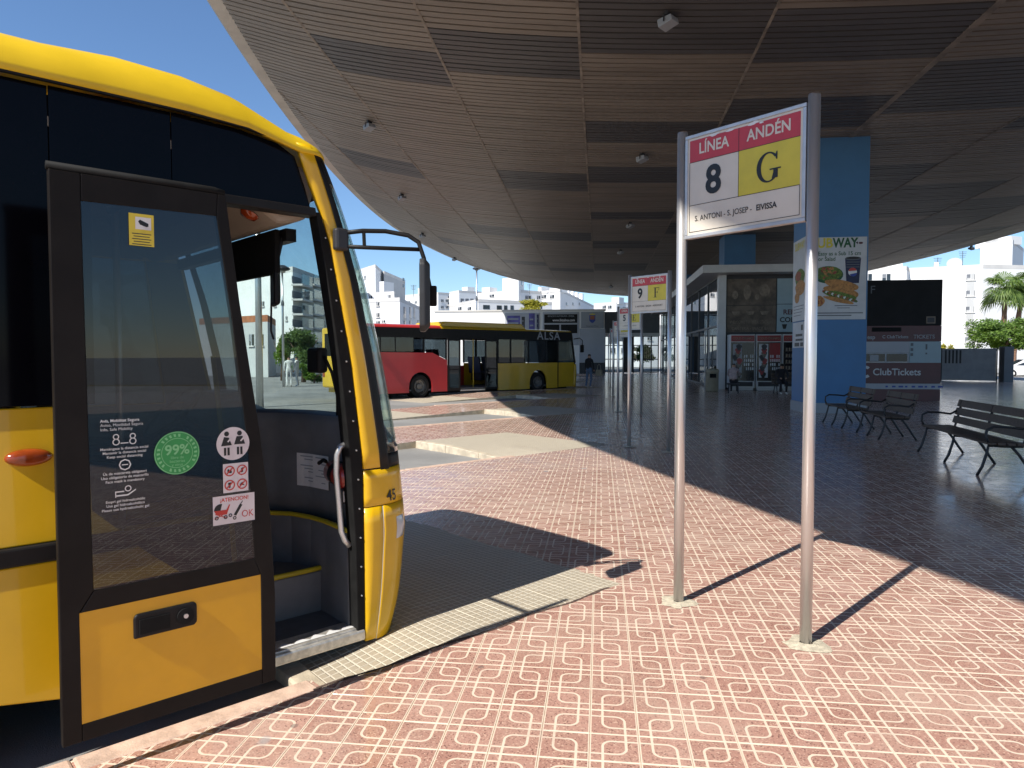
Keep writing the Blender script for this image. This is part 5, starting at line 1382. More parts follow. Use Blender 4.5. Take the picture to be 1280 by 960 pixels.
# vending machines along the front wall
def vending(x, front, label):
    o = tag(empty('vending_machine', (x, BY - 0.78, 0)), label, 'vending machine', 'vending machines below the posters')
    MB().box(-0.56, 0.56, 0, 0.85, 0.10, 2.60).box(-0.5, 0.5, 0.05, 0.8, 0.0, 0.10).build('cabinet', 'metal_white', o, bevel=0.02)
    hdr = MB().box(-0.52, 0.52, -0.03, 0.0, 2.28, 2.55).build('header', 'vend_red', o)
    lettering(hdr, 'COLD DRINKS', 0.15, (0, -0.032, 2.41), (1, 0, 0), (0, 0, 1), 'poster_tan', 0.02, sx=0.95)
    gl_ = MB().box(-0.52, 0.52, -0.025, 0.0, 0.45, 2.24).build('front', 'vend_dark', o)
    if front == 1: MB().box(0.02, 0.50, -0.03, -0.0255, 1.35, 2.2).build('print', 'vend_red', gl_)
    if front != 2:
        mb = MB()
        for i_ in range(5):
            for j_ in range(4):
                if (i_ * 3 + j_ * 5) % 7 == 0: continue
                mb.box(0.06 + i_ * 0.092, 0.11 + i_ * 0.092, -0.034, -0.0256, 0.95 + j_ * 0.19, 1.08 + j_ * 0.19)
        mb.build('buttons', 'poster_white', gl_)
        mb = MB(); n = 18
        mb.grid(lambda u, v: (-0.44 + 0.40 * u, -0.0275 - 0.001, 0.6 + 1.55 * v), 3, 9); mb.build('picture', 'panel_grey' if front == 0 else 'poster_white', gl_, fix=False)
        for q in range(9):
            x_, z_ = -0.24 + random.uniform(-0.10, 0.10), 0.72 + q * 0.16
            mb = MB(); mb.face([(x_ + 0.12 * math.cos(t) * (1 + 0.3 * math.sin(3 * t)), -0.030 - q * 1e-4, z_ + 0.15 * math.sin(t)) for t in [2 * math.pi * e / 12 for e in range(12)]]); mb.build('print', ('vend_dark', 'vend_red', 'metal_dark')[q % 3], gl_, fix=False)
    else:
        mb = MB()
        for j_ in range(5):
            mb.box(-0.45, 0.45, -0.03, -0.026, 0.7 + j_ * 0.28, 0.715 + j_ * 0.28)
            for i_ in range(7): mb.box(-0.42 + i_ * 0.125, -0.35 + i_ * 0.125, -0.032, -0.026, 0.72 + j_ * 0.28, 0.86 + j_ * 0.28)
        mb.build('goods', 'poster_tan', gl_)
    MB().box(-0.46, 0.46, -0.02, 0.02, 0.2, 0.4).build('hatch', 'metal_dark', o)
vending(6.55, 0, 'red-topped drinks machine nearest the white corner pillar of the hall')
vending(7.72, 1, 'middle drinks machine with a red poster half, below the brown boards')
vending(8.89, 2, 'drinks machine partly hidden behind the blue column')

# posters on the near blue column
def poster(x0, x1, z0, z1, y, label, full=True):
    o = tag(empty('poster', ((x0 + x1) / 2, y, z0)), label, 'poster')
    w, h = x1 - x0, z1 - z0
    MB().box(-w / 2, w / 2, -0.012, 0.0, 0, h).build('sheet', 'poster_white', o)
    def el(cx_, cz_, rx, rz, m, rot=0.0, dy=0, wob=0.0, nm='print'):
        mb = MB(); n = 26; pts = []
        for q in range(n):
            t = 2 * math.pi * q / n; r_ = 1 + wob * math.sin(5 * t + cx_ * 9)
            a, b = rx * r_ * math.cos(t), rz * r_ * math.sin(t)
            pts.append((-w / 2 + w * cx_ + a * math.cos(rot) - b * math.sin(rot), -0.0135 - dy * 0.0006, h * cz_ + a * math.sin(rot) + b * math.cos(rot)))
        mb.face(pts); return mb.build(nm, m, o, fix=False)
    def pg(pts, m, dy=0):
        mb = MB(); mb.face([(-w / 2 + w * a, -0.0135 - dy * 0.0006, h * b) for a, b in pts]); return mb.build('print', m, o, fix=False)
    return o, el, pg, w, h
o, el, pg, w, h = poster(5.80, 7.31, 2.62, 4.90, 20.9 - 0.012, 'sandwich shop poster on the front face of the blue column')
lettering(o, 'SUB', 0.36, (-w / 2 + w * 0.40, -0.0145, h * 0.925), (1, 0, 0), (0, 0, 1), 'sign_yellow', 0.035, 'RIGHT', 0.92)
lettering(o, 'WAY', 0.36, (-w / 2 + w * 0.405, -0.0145, h * 0.925), (1, 0, 0), (0, 0, 1), 'sub_green', 0.035, 'LEFT', 0.78)
pg([(0.80, 0.93), (0.84, 0.945), (0.84, 0.91)], 'ink', 1); el(0.89, 0.925, 0.06, 0.03, 'maroon', 0, 1)
lettering(o, 'Easy as a Sub 15 cm', 0.155, (w * 0.02, -0.0145, h * 0.80), (1, 0, 0), (0, 0, 1), 'sub_green', 0.012, sx=0.92)
lettering(o, 'or Salad', 0.155, (-w * 0.2, -0.0145, h * 0.735), (1, 0, 0), (0, 0, 1), 'sub_green', 0.012, sx=0.92)
el(0.33, 0.545, 0.40, 0.24, 'sub_green', 0, 0); el(0.33, 0.56, 0.37, 0.20, 'salad', 0, 1, 0.04)
for q in range(26):
    t = random.uniform(0, 6.28); rr = random.uniform(0.1, 0.9)
    el(0.33 + 0.23 * rr * math.cos(t), 0.565 + 0.07 * rr * math.sin(t), random.uniform(0.03, 0.07), random.uniform(0.02, 0.045), random.choice(['salad2', 'salad', 'bread', 'leaf_soft', 'salad2']), random.uniform(0, 3), 2 + q * 0.2, 0.15)
pg([(0.62, 0.74), (0.90, 0.74), (0.87, 0.44), (0.65, 0.44)], 'cup', 7.4); el(0.76, 0.74, 0.215, 0.05, 'metal_grey', 0, 7.6); el(0.76, 0.745, 0.19, 0.035, 'ink', 0, 7.8)
for q in range(3): pg([(0.645, 0.70 - q * 0.03), (0.88, 0.70 - q * 0.03), (0.879, 0.69 - q * 0.03), (0.646, 0.69 - q * 0.03)], 'metal_grey', 8)
el(0.755, 0.575, 0.115, 0.115, 'white_print', 0, 8.2); 
mb = MB(); pts = [(-w / 2 + w * 0.755 + 0.105 * math.cos(t), -0.0190, h * 0.585 + 0.095 * math.sin(t)) for t in [math.pi * (0.05 + 0.95 * e / 12) for e in range(13)]]; mb.face(pts); mb.build('print', 'red_print', o, fix=False)
mb = MB(); pts = [(-w / 2 + w * 0.765 + 0.095 * math.cos(t), -0.0190, h * 0.558 + 0.085 * math.sin(t)) for t in [math.pi * (1.1 + 0.95 * e / 12) for e in range(13)]]; mb.face(pts); mb.build('print', 'blue_print', o, fix=False)
el(0.56, 0.335, 0.48, 0.15, 'bread', -0.22, 9, 0.02); el(0.545, 0.29, 0.46, 0.10, 'salad', -0.22, 9.4, 0.06)
for q in range(22):
    a_ = q / 21
    el(0.26 + 0.56 * a_, 0.365 - 0.125 * a_ - 0.02, 0.05, 0.035, ('salad2', 'leaf_soft', 'white_print', 'salad')[q % 4], random.uniform(-.5, .5), 9.6 + q * 0.1, 0.15)
el(0.57, 0.42, 0.46, 0.13, 'bread', -0.20, 12.2, 0.02); el(0.52, 0.235, 0.42, 0.06, 'bread', -0.24, 12.0, 0.02)
el(0.16, 0.225, 0.17, 0.15, 'bread', 0, 12.5, 0.03)
for q in range(9): el(0.16 + random.uniform(-.07, .07), 0.225 + random.uniform(-.04, .04), 0.025, 0.02, 'salad2', 0, 12.8 + q * .05, .1)
for q, (a0, a1) in enumerate(((0.45, 0.85), (0.5, 0.72))): pg([(a0, 0.172 - q * 0.028), (a1, 0.172 - q * 0.028), (a1, 0.164 - q * 0.028), (a0, 0.164 - q * 0.028)], 'metal_grey', 1)
for q in range(2): pg([(0.06, 0.085 - q * 0.03), (0.95 - q * 0.2, 0.085 - q * 0.03), (0.95 - q * 0.2, 0.073 - q * 0.03), (0.06, 0.073 - q * 0.03)], 'metal_grey', 1)
# its twin and a timetable on the left face
o = tag(empty('poster', (5.75 - 0.014, 21.62, 2.62), -math.pi / 2), 'narrow sandwich poster on the shaded left face of the blue column', 'poster')
MB().box(-0.68, 0.68, -0.012, 0.0, 0, 2.35).build('sheet', 'poster_white', o)
def el2(x, z, rx, rz, m, k): 
    mb = MB(); mb.face([(x + rx * math.cos(t) * (1 + .06 * math.sin(5 * t)), -0.0135 - k * 0.0005, z + rz * math.sin(t)) for t in [2 * math.pi * e / 22 for e in range(22)]]); mb.build('print', m, o, fix=False)
el2(0.05, 1.25, 0.5, 0.25, 'salad', 1); el2(0.1, 0.95, 0.5, 0.22, 'bread', 2); el2(-0.1, 1.3, 0.3, 0.14, 'salad2', 3); el2(-0.2, 0.68, 0.25, 0.16, 'bread', 4)
lettering(o, 'SUBWAY', 0.30, (0, -0.0145, 2.15), (1, 0, 0), (0, 0, 1), 'sign_yellow', 0.03, sx=0.8)
for q in range(4): 
    mb = MB(); mb.box(-0.55, 0.5 - 0.1 * q, -0.0135, -0.0125, 0.42 - q * 0.09, 0.44 - q * 0.09); mb.build('print', 'metal_grey', o, fix=False)
o = tag(empty('notice_board', (5.75 - 0.014, 21.62, 1.84), -math.pi / 2), 'small timetable notice under the narrow poster on the blue column', 'notice')
MB().box(-0.62, 0.6, -0.012, 0.0, 0, 0.74).build('sheet', 'poster_white', o)
mb = MB()
for (x0, x1, z0, z1) in ((0.25, 0.45, 0.5, 0.66), (-0.3, 0.4, 0.33, 0.40), (-0.3, 0.45, 0.20, 0.26), (-0.4, 0.1, 0.04, 0.15), (0.2, 0.5, 0.04, 0.15)): mb.box(x0, x1, -0.0135, -0.0125, z0, z1)
mb.build('print', 'metal_dark', o)

# ================================================================ ticket kiosk
kx0, kx1, ky = 9.29, 11.98, 26.9
kk = tag(empty('ticket_kiosk', ((kx0 + kx1) / 2, ky, 0)), 'dark red ticket kiosk with a big billboard on top right of the blue column', 'kiosk')
KC = ((kx0 + kx1) / 2)
def TK(x, y, z): return (x, y, z)
w_ = (kx1 - kx0) / 2
MB().box(-w_ + 0.03, w_ - 0.03, 0.05, 2.2, 0.0, 2.75).build('cabin', 'maroon', kk)
MB().box(-w_, w_, 0.0, 0.25, 2.68, 4.30).build('billboard', 'screen', kk, bevel=0.01)
MB().box(w_ - 0.52, w_ - 0.22, -0.012, 0.0, 2.75, 3.0).build('billboard_plate', 'poster_tan', kk)
MB().box(w_ - 0.49, w_ - 0.25, -0.016, -0.0125, 2.79, 2.96).build('billboard_plate_print', 'metal_dark', kk)
MB().box(-w_, w_, 0.0, 0.0495, 2.12, 2.675).build('header', 'maroon', kk)
MB().box(-w_, w_ - 1.05, 0.012, 0.0495, 1.72, 2.115).build('upper_panel', 'hoarding_grey', kk)
MB().box(w_ - 1.045, w_, 0.008, 0.0495, 1.36, 2.115).build('price_board', 'panel_blue', kk)
mb = MB()
for z in (1.96, 1.78, 1.60): mb.box(w_ - 1.02, w_ - 0.93, 0.004, 0.0078, z, z + 0.1)
mb.box(w_ - 0.52, w_ - 0.46, 0.004, 0.0078, 1.83, 2.02); mb.box(w_ - 0.52, w_ - 0.46, 0.004, 0.0078, 1.66, 1.72)
mb.build('print', 'metal_grey', kk)
MB().box(-w_, w_ - 1.05, 0.03, 0.0495, 1.36, 1.715).build('window_back', 'hoarding_grey', kk)
for a_, b_ in ((-w_ + 0.05, -w_ + 0.82), (-w_ + 0.88, w_ - 1.12)):
    wi = MB().box(a_, b_, 0.02, 0.0295, 1.40, 1.68).build('window', 'vend_dark', kk)
    MB().box(a_, b_, 0.005, 0.0195, 1.37, 1.40).build('window_sill', 'metal_white', wi)
MB().box(-w_ + 0.3, -w_ + 0.6, 0.012, 0.0195, 1.42, 1.64).build('paper', 'panel_grey', kk)
sg = MB().box(-w_, w_, 0.0, 0.0495, 0.62, 1.355).build('sign_band', 'maroon', kk)
lettering(sg, 'ClubTickets', 0.335, (-w_ + 1.22, -0.003, 1.02), (1, 0, 0), (0, 0, 1), 'poster_white', 0.018, sx=1.0)
mb = MB()
for q in range(14):
    t0, t1 = math.pi * (0.25 + 1.5 * q / 14), math.pi * (0.25 + 1.5 * (q + 1) / 14)
    mb.face([(-w_ + 0.14 + r_ * math.cos(t), -0.003, 1.03 + r_ * math.sin(t)) for r_, t in ((0.13, t0), (0.23, t0), (0.23, t1), (0.13, t1))])
mb.build('emblem', 'poster_white', sg, fix=False)
hb = MB().box(-w_ + 0.35, w_ - 1.35, -0.012, -0.0005, 2.47, 2.62).build('strip_light', 'rubber', kk)
lettering(kk, 'esp', 0.20, (-w_ + 0.33, -0.003, 2.27), (1, 0, 0), (0, 0, 1), 'panel_grey', 0.03)
lettering(kk, 'C ClubTickets', 0.15, (-0.2, -0.003, 2.28), (1, 0, 0), (0, 0, 1), 'panel_grey', 0.02)
lettering(kk, 'TICKETS', 0.19, (w_ - 0.58, -0.003, 2.28), (1, 0, 0), (0, 0, 1), 'panel_grey', 0.012)
lettering(kk, 'F', 0.4, (-w_ + 0.35, -0.003, 3.95), (1, 0, 0), (0, 0, 1), 'metal_grey', 0.0)
MB().box(-w_, w_, 0.004, 0.0495, 0.42, 0.615).build('logo_strip', 'hoarding_grey', kk)
mb = MB()
for q in range(9): mb.box(-w_ + 0.85 + q * 0.22, -w_ + 0.93 + q * 0.22 + 0.04 * (q % 3), 0.0005, 0.0038, 0.48, 0.54)
mb.build('logos', 'blue_print', kk)
MB().box(-w_, w_, 0.006, 0.0495, 0.0, 0.415).build('base_panel', 'maroon', kk)

# grey gate panel and post beyond the benches
gt = tag(empty('gate_panel', (23.3, 48.6, -0.07)), 'grey metal gate panel with vertical slots standing in front of parked cars', 'gate')
gt.rotation_euler = (0, 0, R(-28))
MB().box(-1.45, 1.45, -0.04, 0.04, 0.12, 2.15).build('sheet', 'gate_grey', gt, bevel=0.01)
for q in range(5): MB().box(-1.3 + q * 0.2, -1.2 + q * 0.2, -0.055, -0.041, 1.2, 2.05).build('slot', 'metal_dark', gt)
for x in (-1.49, 1.49): MB().box(x - 0.035, x + 0.035, -0.05, 0.05, 0.0, 2.2).build('post', 'metal_dark', gt)
gp = tag(MB().box(-0.28, 0.28, -0.3, 0.3, 0, 2.25).build('gate_pillar', 'metal_grey', None, bevel=0.02), 'dark square pillar at the right end of the grey gate', 'pillar')
gp.location = (25.0, 47.6, -0.07)

# ================================================================ benches
def bench(x, y, rz, L_, label):
    """faces local -x, long along y"""
    o = tag(empty('bench', (x, y, 0), rz), label, 'bench', 'slatted benches under the canopy')
    for q in range(4):
        MB().box(-0.02 + q * 0.115, 0.08 + q * 0.115, -L_ / 2, L_ / 2, 0.42 + 0.006 * (q == 0), 0.455).build('seat_slat', 'bench_wood', o, bevel=0.008)
    for q in range(3):
        z0 = 0.50 + q * 0.135; xo = 0.44 + q * 0.035
        MB().prism([(xo, -L_ / 2, z0), (xo + 0.03, -L_ / 2, z0 - 0.004), (xo + 0.06, -L_ / 2, z0 + 0.108), (xo + 0.03, -L_ / 2, z0 + 0.112)], (0, L_, 0)).build('back_slat', 'bench_wood', o, bevel=0.006)
    for yy in (-L_ / 2 + 0.12, 0.0, L_ / 2 - 0.12):
        MB().tube([(-0.10, yy, 0.0), (-0.04, yy, 0.12), (0.01, yy, 0.30), (0.03, yy, 0.405), (0.22, yy, 0.40), (0.43, yy, 0.40), (0.47, yy, 0.52), (0.55, yy, 0.87)], 0.02, 8).build('leg', 'iron', o, smooth=True)
        MB().tube([(0.58, yy, 0.0), (0.50, yy, 0.12), (0.40, yy, 0.28), (0.30, yy, 0.40)], 0.02, 8).build('leg', 'iron', o, smooth=True)
    for yy in (-L_ / 2 + 0.05, L_ / 2 - 0.05):
        MB().tube([(0.02, yy, 0.41), (-0.03, yy, 0.52), (-0.02, yy, 0.62), (0.06, yy, 0.665), (0.25, yy, 0.66), (0.40, yy, 0.64), (0.50, yy, 0.70)], 0.017, 8).build('armrest', 'iron', o, smooth=True)
    return o
bench(5.25, 11.38, R(-6), 2.65, 'nearest slatted bench at the right edge of the picture')
bench(5.42, 15.0, R(-2), 1.55, 'middle slatted bench in front of the ticket kiosk')
bench(5.42, 17.2, R(-2), 1.75, 'slatted bench close to the foot of the blue column')
bench(8.2, 31.0, R(90), 1.9, 'dark bench in front of the vending machines')
bench(10.6, 31.2, R(90), 1.9, 'dark bench mostly hidden behind the blue column')

# litter bins by the hall
def bin_(x, y, label):
    o = tag(empty('litter_bin', (x, y, 0)), label, 'bin', 'litter bins by the hall')
    MB().lathe([(0.0, 0.0), (0.27, 0.0), (0.29, 0.05), (0.29, 0.85), (0.31, 0.88), (0.31, 0.95), (0.25, 1.02), (0.0, 1.04)], n=20).build('body', 'bin', o, smooth=True)
    MB().box(-0.14, 0.14, -0.30, -0.27, 0.62, 0.80).build('slot', 'rubber', o)
bin_(5.05, 33.2, 'cream litter bin beside the seated traveller'); bin_(4.6, 41.5, 'cream litter bin farther along the glazed wall')

# ================================================================ hoarding wall behind the far bus
HY = 66.0
hw_ = tag(empty('boundary_wall', (-7, HY, ROAD)), 'long white boundary wall with advertising boards behind the red and yellow bus', 'wall')
def THW(x, y, z): return (x + 7, y - HY, z - ROAD)
MB(THW).box(-15.5, 0.4, HY, HY + 0.5, ROAD, 5.75).build('wall', 'wall_white', hw_)
MB(THW).box(-15.6, 0.5, HY - 0.06, HY + 0.56, 5.75, 5.90).build('coping', 'roof_line', hw_)
MB(THW).box(-1.9, 0.45, HY - 0.05, HY - 0.005, ROAD, 1.0).build('plinth', 'metal_dark', hw_)
MB(THW).box(-1.9, 0.45, HY - 0.06, HY - 0.005, 1.02, 4.1).build('white_board', 'hoarding_grey', hw_)
b_ = MB(THW).box(-5.3, -0.05 - 1.9, HY - 0.06, HY - 0.005, 2.6, 5.65).build('board', 'hoarding_grey', hw_)
pn = MB(THW).box(-5.15, -2.1, HY - 0.075, HY - 0.0605, 4.65, 5.45).build('name_panel', 'screen', b_)
lettering(pn, 'ESTACIÓ D AUTOBUSOS - EIVISSA', 0.2, THW(-3.6, HY - 0.078, 5.27), (1, 0, 0), (0, 0, 1), 'panel_grey', 0.01, sx=0.8)
lettering(pn, 'www.ibizabus.com', 0.32, THW(-3.35, HY - 0.078, 4.9), (1, 0, 0), (0, 0, 1), 'white_print', 0.02, sx=0.85)
for x0, x1 in ((-5.15, -3.75), (-3.6, -2.1)): MB(THW).box(x0, x1, HY - 0.075, HY - 0.0605, 3.7, 4.5).build('panel', 'screen', b_)
cr = MB(THW).box(-1.75, 0.3, HY - 0.075, HY - 0.005, 4.15, 5.65).build('crest_board', 'panel_grey', hw_)
mb = MB(THW); mb.face([(-1.0, HY - 0.078, 5.35), (-0.45, HY - 0.078, 5.35), (-0.45, HY - 0.078, 4.85), (-0.6, HY - 0.078, 4.68), (-0.72, HY - 0.078, 4.62), (-0.85, HY - 0.078, 4.68), (-1.0, HY - 0.078, 4.85)]); mb.build('crest', 'blue_print', cr, fix=False)
mb = MB(THW); mb.face([(-0.92, HY - 0.080, 5.28), (-0.53, HY - 0.080, 5.28), (-0.53, HY - 0.080, 4.95), (-0.92, HY - 0.080, 4.95)]); mb.build('crest', 'terracotta', cr, fix=False)
mb = MB(THW); mb.face([(-0.98, HY - 0.080, 5.37), (-0.47, HY - 0.080, 5.37), (-0.5, HY - 0.080, 5.52), (-0.6, HY - 0.080, 5.43), (-0.72, HY - 0.080, 5.54), (-0.85, HY - 0.080, 5.43), (-0.95, HY - 0.080, 5.52)]); mb.build('crest', 'sign_yellow', cr, fix=False)
lettering(cr, 'Ajuntament d Eivissa', 0.17, THW(-0.72, HY - 0.080, 4.35), (1, 0, 0), (0, 0, 1), 'metal_dark', 0.0, sx=0.8)
pp_ = MB(THW).box(-8.8, -5.6, HY - 0.05, HY - 0.005, 3.6, 5.6).build('poster', 'hoarding_grey', hw_)
for (x, z, w, h, m) in ((-8.0, 4.7, 1.2, 1.3, 'purple'), (-6.3, 4.6, 0.55, 1.9, 'purple'), (-7.1, 4.5, 0.3, 1.5, 'metal_dark'), (-5.75, 4.7, 0.2, 1.5, 'cup')):
    MB(THW).box(x - w / 2, x + w / 2, HY - 0.056, HY - 0.0505, z - h / 2, z + h / 2).build('print', m, pp_)
    for q in range(3): MB(THW).box(x - w / 2 + 0.08, x + w / 2 - 0.15, HY - 0.060, HY - 0.0562, z - h / 2 + 0.15 + q * h / 3.4, z - h / 2 + 0.3 + q * h / 3.4).build('print', 'panel_grey', pp_)

# ================================================================ far buildings
def zpx(v, d): return (EYE + (445 - v) / _f * d)
def building(name, label, u0, uc, u1, d0, dc, d1, vtop, wl=(), wr=(), mats=('wall_white', 'wall_white'), extra=(), parapet=0.5, group=None):
    """footprint from three corners seen from the station; wl / wr are windows (u, v, width px, height px) on the left and right faces"""
    p0, pc, p1 = [at(u, 445, d) for u, d in ((u0, d0), (uc, dc), (u1, d1))]
    for p in (p0, pc, p1): p.z = 0
    pb = p0 + p1 - pc
    o = tag(empty(name, (pc.x, pc.y, ROAD)), label, 'building', group)
    T = lambda x, y, z: (x - pc.x, y - pc.y, z - ROAD)
    zt = zpx(vtop, dc)
    MB(T).prism([(p.x, p.y, ROAD) for p in (p0, pc, p1, pb)], (0, 0, zt - ROAD)).build('wall', mats[0], o)
    # parapet
    cen = (p0 + p1) / 2
    mb = MB(T)
    ring_o = [cen + (p - cen) * 1.004 for p in (p0, pc, p1, pb)]; ring_i = [cen + (p - cen) * 0.96 for p in (p0, pc, p1, pb)]
    for q in range(4):
        a, b, c, d = ring_o[q], ring_o[(q + 1) % 4], ring_i[(q + 1) % 4], ring_i[q]
        mb.prism([(a.x, a.y, zt + 0.002), (b.x, b.y, zt + 0.002), (c.x, c.y, zt + 0.002), (d.x, d.y, zt + 0.002)], (0, 0, parapet))
    mb.build('parapet', mats[1], o)
    for (A, B, ua, ub, da, db, ws_) in ((p0, pc, u0, uc, d0, dc, wl), (pc, p1, uc, u1, dc, d1, wr)):
        dr = (B - A); L_ = dr.length
        if L_ < 1e-3: continue
        dr = dr / L_; nn = Vector((dr.y, -dr.x, 0))
        for w in ws_:
            u, v, wp, hp = w[:4]; kind = w[4] if len(w) > 4 else 'w'
            f_ = (u - ua) / (ub - ua); d = 1 / ((1 - f_) / da + f_ / db)
            q_ = at(u, 445, d); t = (q_ - A).dot(dr)
            hw2 = wp * d / _f / 2 * (1.0 / max(0.35, abs(dr.dot(_R0)))); z = zpx(v, d); hh2 = hp * d / _f / 2
            c = A + dr * t
            def bx(nm, x0, x1, y0, y1, z0, z1, m, par):
                pts = [c + dr * x + nn * y for x, y in ((x0, y0), (x1, y0), (x1, y1), (x0, y1))]
                return MB(T).prism([(p.x, p.y, z0) for p in pts], (0, 0, z1 - z0)).build(nm, m, par)
            if kind == 'w':
                wi = bx('window', -hw2, hw2, -0.02, 0.03, z - hh2, z + hh2, 'pane', o)
                bx('frame', -0.04, 0.04, 0.031, 0.06, z - hh2, z + hh2, 'metal_white', wi)
                bx('shutter', -hw2, -hw2 * 0.1, 0.031, 0.055, z - hh2 * 0.2, z + hh2, 'shutter', wi)
                bx('sill', -hw2 - 0.1, hw2 + 0.1, 0.0, 0.14, z - hh2 - 0.1, z - hh2 - 0.002, 'roof_line', wi)
            elif kind == 'b':       # balcony: recessed dark opening with slab and railing
                wi = bx('window', -hw2, hw2, -0.02, 0.03, z - hh2 * 0.7, z + hh2, 'shutter', o)
                bx('slab', -hw2 - 0.2, hw2 + 0.2, 0.0, 1.1, z - hh2 - 0.18, z - hh2, mats[1], o)
                bx('railing', -hw2 - 0.2, hw2 + 0.2, 1.02, 1.1, z - hh2 + 0.002, z - hh2 + 0.95, w[5] if len(w) > 5 else 'wall_white', o)
            elif kind == 'a':       # arcade opening
                bx('window', -hw2, hw2, -0.02, 0.04, z - hh2, z + hh2, 'pane', o)
            elif kind == 's':       # roof stub standing on the parapet line
                bx('roof_turret', -hw2, hw2, -2.5, -0.3, zt, z + hh2, mats[0], o)
            elif kind == 'p':       # pilaster strip
                bx('strip', -hw2, hw2, 0.0, 0.05, z - hh2, z + hh2, 'wall_grey', o)
    return o
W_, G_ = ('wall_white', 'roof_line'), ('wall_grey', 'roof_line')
building('white_building', 'tall white block with a stair tower above the windscreen edge', 440, 470, 482, 122, 112, 124, 335, wl=[(457, 347, 3, 4), (450, 347, 3, 4), (452, 362, 3, 4)], wr=[], mats=W_)
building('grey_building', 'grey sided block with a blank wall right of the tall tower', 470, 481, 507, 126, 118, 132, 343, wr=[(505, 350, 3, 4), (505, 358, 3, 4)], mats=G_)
building('white_building', 'stepped white house front with small square windows behind the bus mirror', 436, 493, 494, 102, 98, 104, 369, wl=[(487, 372, 4, 6), (464, 373, 4, 6), (476, 359, 6, 14, 's')], mats=W_)
building('white_building', 'low white block with grey glazed side just left of the bus mirror', 428, 500, 531, 94, 90, 112, 377, wl=[(473, 380, 4, 5), (473, 394, 4, 5), (473, 403, 5, 3), (480, 402, 4, 3), (452, 380, 4, 5), (452, 394, 4, 5)], wr=[(506, 391, 5, 14), (513, 391, 4, 14), (518, 391, 3, 13), (506, 405, 5, 8), (513, 405, 4, 8), (523, 404, 4, 7)], mats=('wall_white', 'roof_line'))
building('white_building', 'distant white terrace with flat roofs right of the bus mirror', 500, 548, 580, 190, 180, 185, 368, wl=[(u, 378, 3, 3) for u in (512, 520, 528, 536, 543)] + [(528, 363, 14, 6, 's')], wr=[(u, v, 3, 3) for u in (553, 559, 566, 573) for v in (376, 384)] + [(563, 372, 5, 3, 'b'), (563, 380, 5, 3, 'b')], mats=W_)
building('white_building', 'distant white flats with blue-grey balconies left of the lamp post', 562, 574, 606, 160, 156, 160, 366, wl=[], wr=[(578, 378, 4, 9, 'b'), (584, 378, 4, 9, 'b'), (590, 378, 4, 9, 'b'), (590, 362, 9, 6, 's'), (600, 376, 3, 4)], mats=W_)
building('white_building', 'white building with a pillared balcony above the long wall', 562, 598, 690, 124, 112, 118, 378, wl=[(575, 386, 5, 4), (587, 386, 5, 4)],
         wr=[(608, 384, 8, 5, 'a'), (624, 385, 6, 6, 'a'), (632, 385, 4, 6, 'a'), (640, 385, 4, 6, 'a'), (660, 385, 9, 6, 'a'), (675, 384, 5, 5, 'w')], mats=W_)
building('white_building', 'white rooftop tower with grey top above the pillared balcony', 628, 648, 655, 134, 130, 138, 349, wr=[(652, 354, 4, 6)], mats=W_)
building('white_building', 'upper white storey beside the rooftop tower', 596, 650, 692, 140, 133, 138, 366, wl=[(615, 370, 6, 3), (606, 362, 10, 5, 's')], wr=[(660, 372, 7, 4), (673, 372, 4, 4)], mats=W_)
building('white_building', 'white terraces stepping down with roof chimneys towards the white wall', 668, 700, 742, 138, 132, 175, 365, wl=[(680, 371, 5, 4), (690, 371, 5, 4), (673, 362, 4, 6, 's'), (694, 362, 5, 8, 's')], wr=[(u, 363 + (u - 700) * 0.27, 3, 7, 's') for u in (704, 709, 714, 719, 724, 730)] + [(u, 380, 3, 3) for u in (708, 716, 724)], mats=W_)
building('white_building', 'small far white house just left of the row of signs', 742, 770, 800, 190, 185, 190, 380, wl=[(762, 384, 4, 4), (755, 384, 4, 4), (768, 375, 8, 6, 's')], wr=[(780, 386, 4, 4)], mats=W_)
building('white_building', 'white flats seen above the glazed wall of the hall', 790, 850, 905, 150, 140, 146, 362, wl=[(u, v, 6, 5) for u in (800, 815, 830, 842) for v in (370, 380)], wr=[(u, v, 8, 4, 'b') for u in (860, 876, 892) for v in (371, 381)], mats=W_)
building('white_building', 'white building far behind the entrance hall doors', 740, 800, 880, 118, 112, 116, 410, wl=[(u, v, 6, 6) for u in (752, 766, 780) for v in (422, 438)], wr=[(u, v, 6, 6) for u in (812, 830, 848) for v in (422, 438)], mats=W_)
# right-hand apartments
wins = [(1211, v, 8, 7) for v in (347, 367, 387, 406, 425)] + [(1211, 388, 7, 92, 'p')]
building('apartment_block', 'big plain white apartment wall with one column of windows behind the palms', 1128, 1226, 1330, 92, 88, 90, 336, wl=wins + [(1168, 331, 4, 6, 's'), (1188, 331, 6, 5, 's')], wr=[(1300, v, 8, 7) for v in (347, 367, 387, 406)], mats=W_)
building('apartment_block', 'white apartment wing with shuttered windows above the ticket kiosk', 1040, 1131, 1150, 94, 90, 104, 338, wl=[(u, v, 8, 8) for u in (1060, 1083, 1106) for v in (347, 368, 388, 410)] + [(1100, 333, 40, 10, 's')], wr=[(1135, 347, 5, 8), (1142, 347, 4, 8)], mats=W_)
building('apartment_block', 'white rooftop tower with water tanks on the apartment block', 1222, 1262, 1276, 99, 95, 103, 305, wl=[(1228, 302, 11, 8, 's'), (1242, 302, 12, 8, 's')], wr=[], mats=W_)
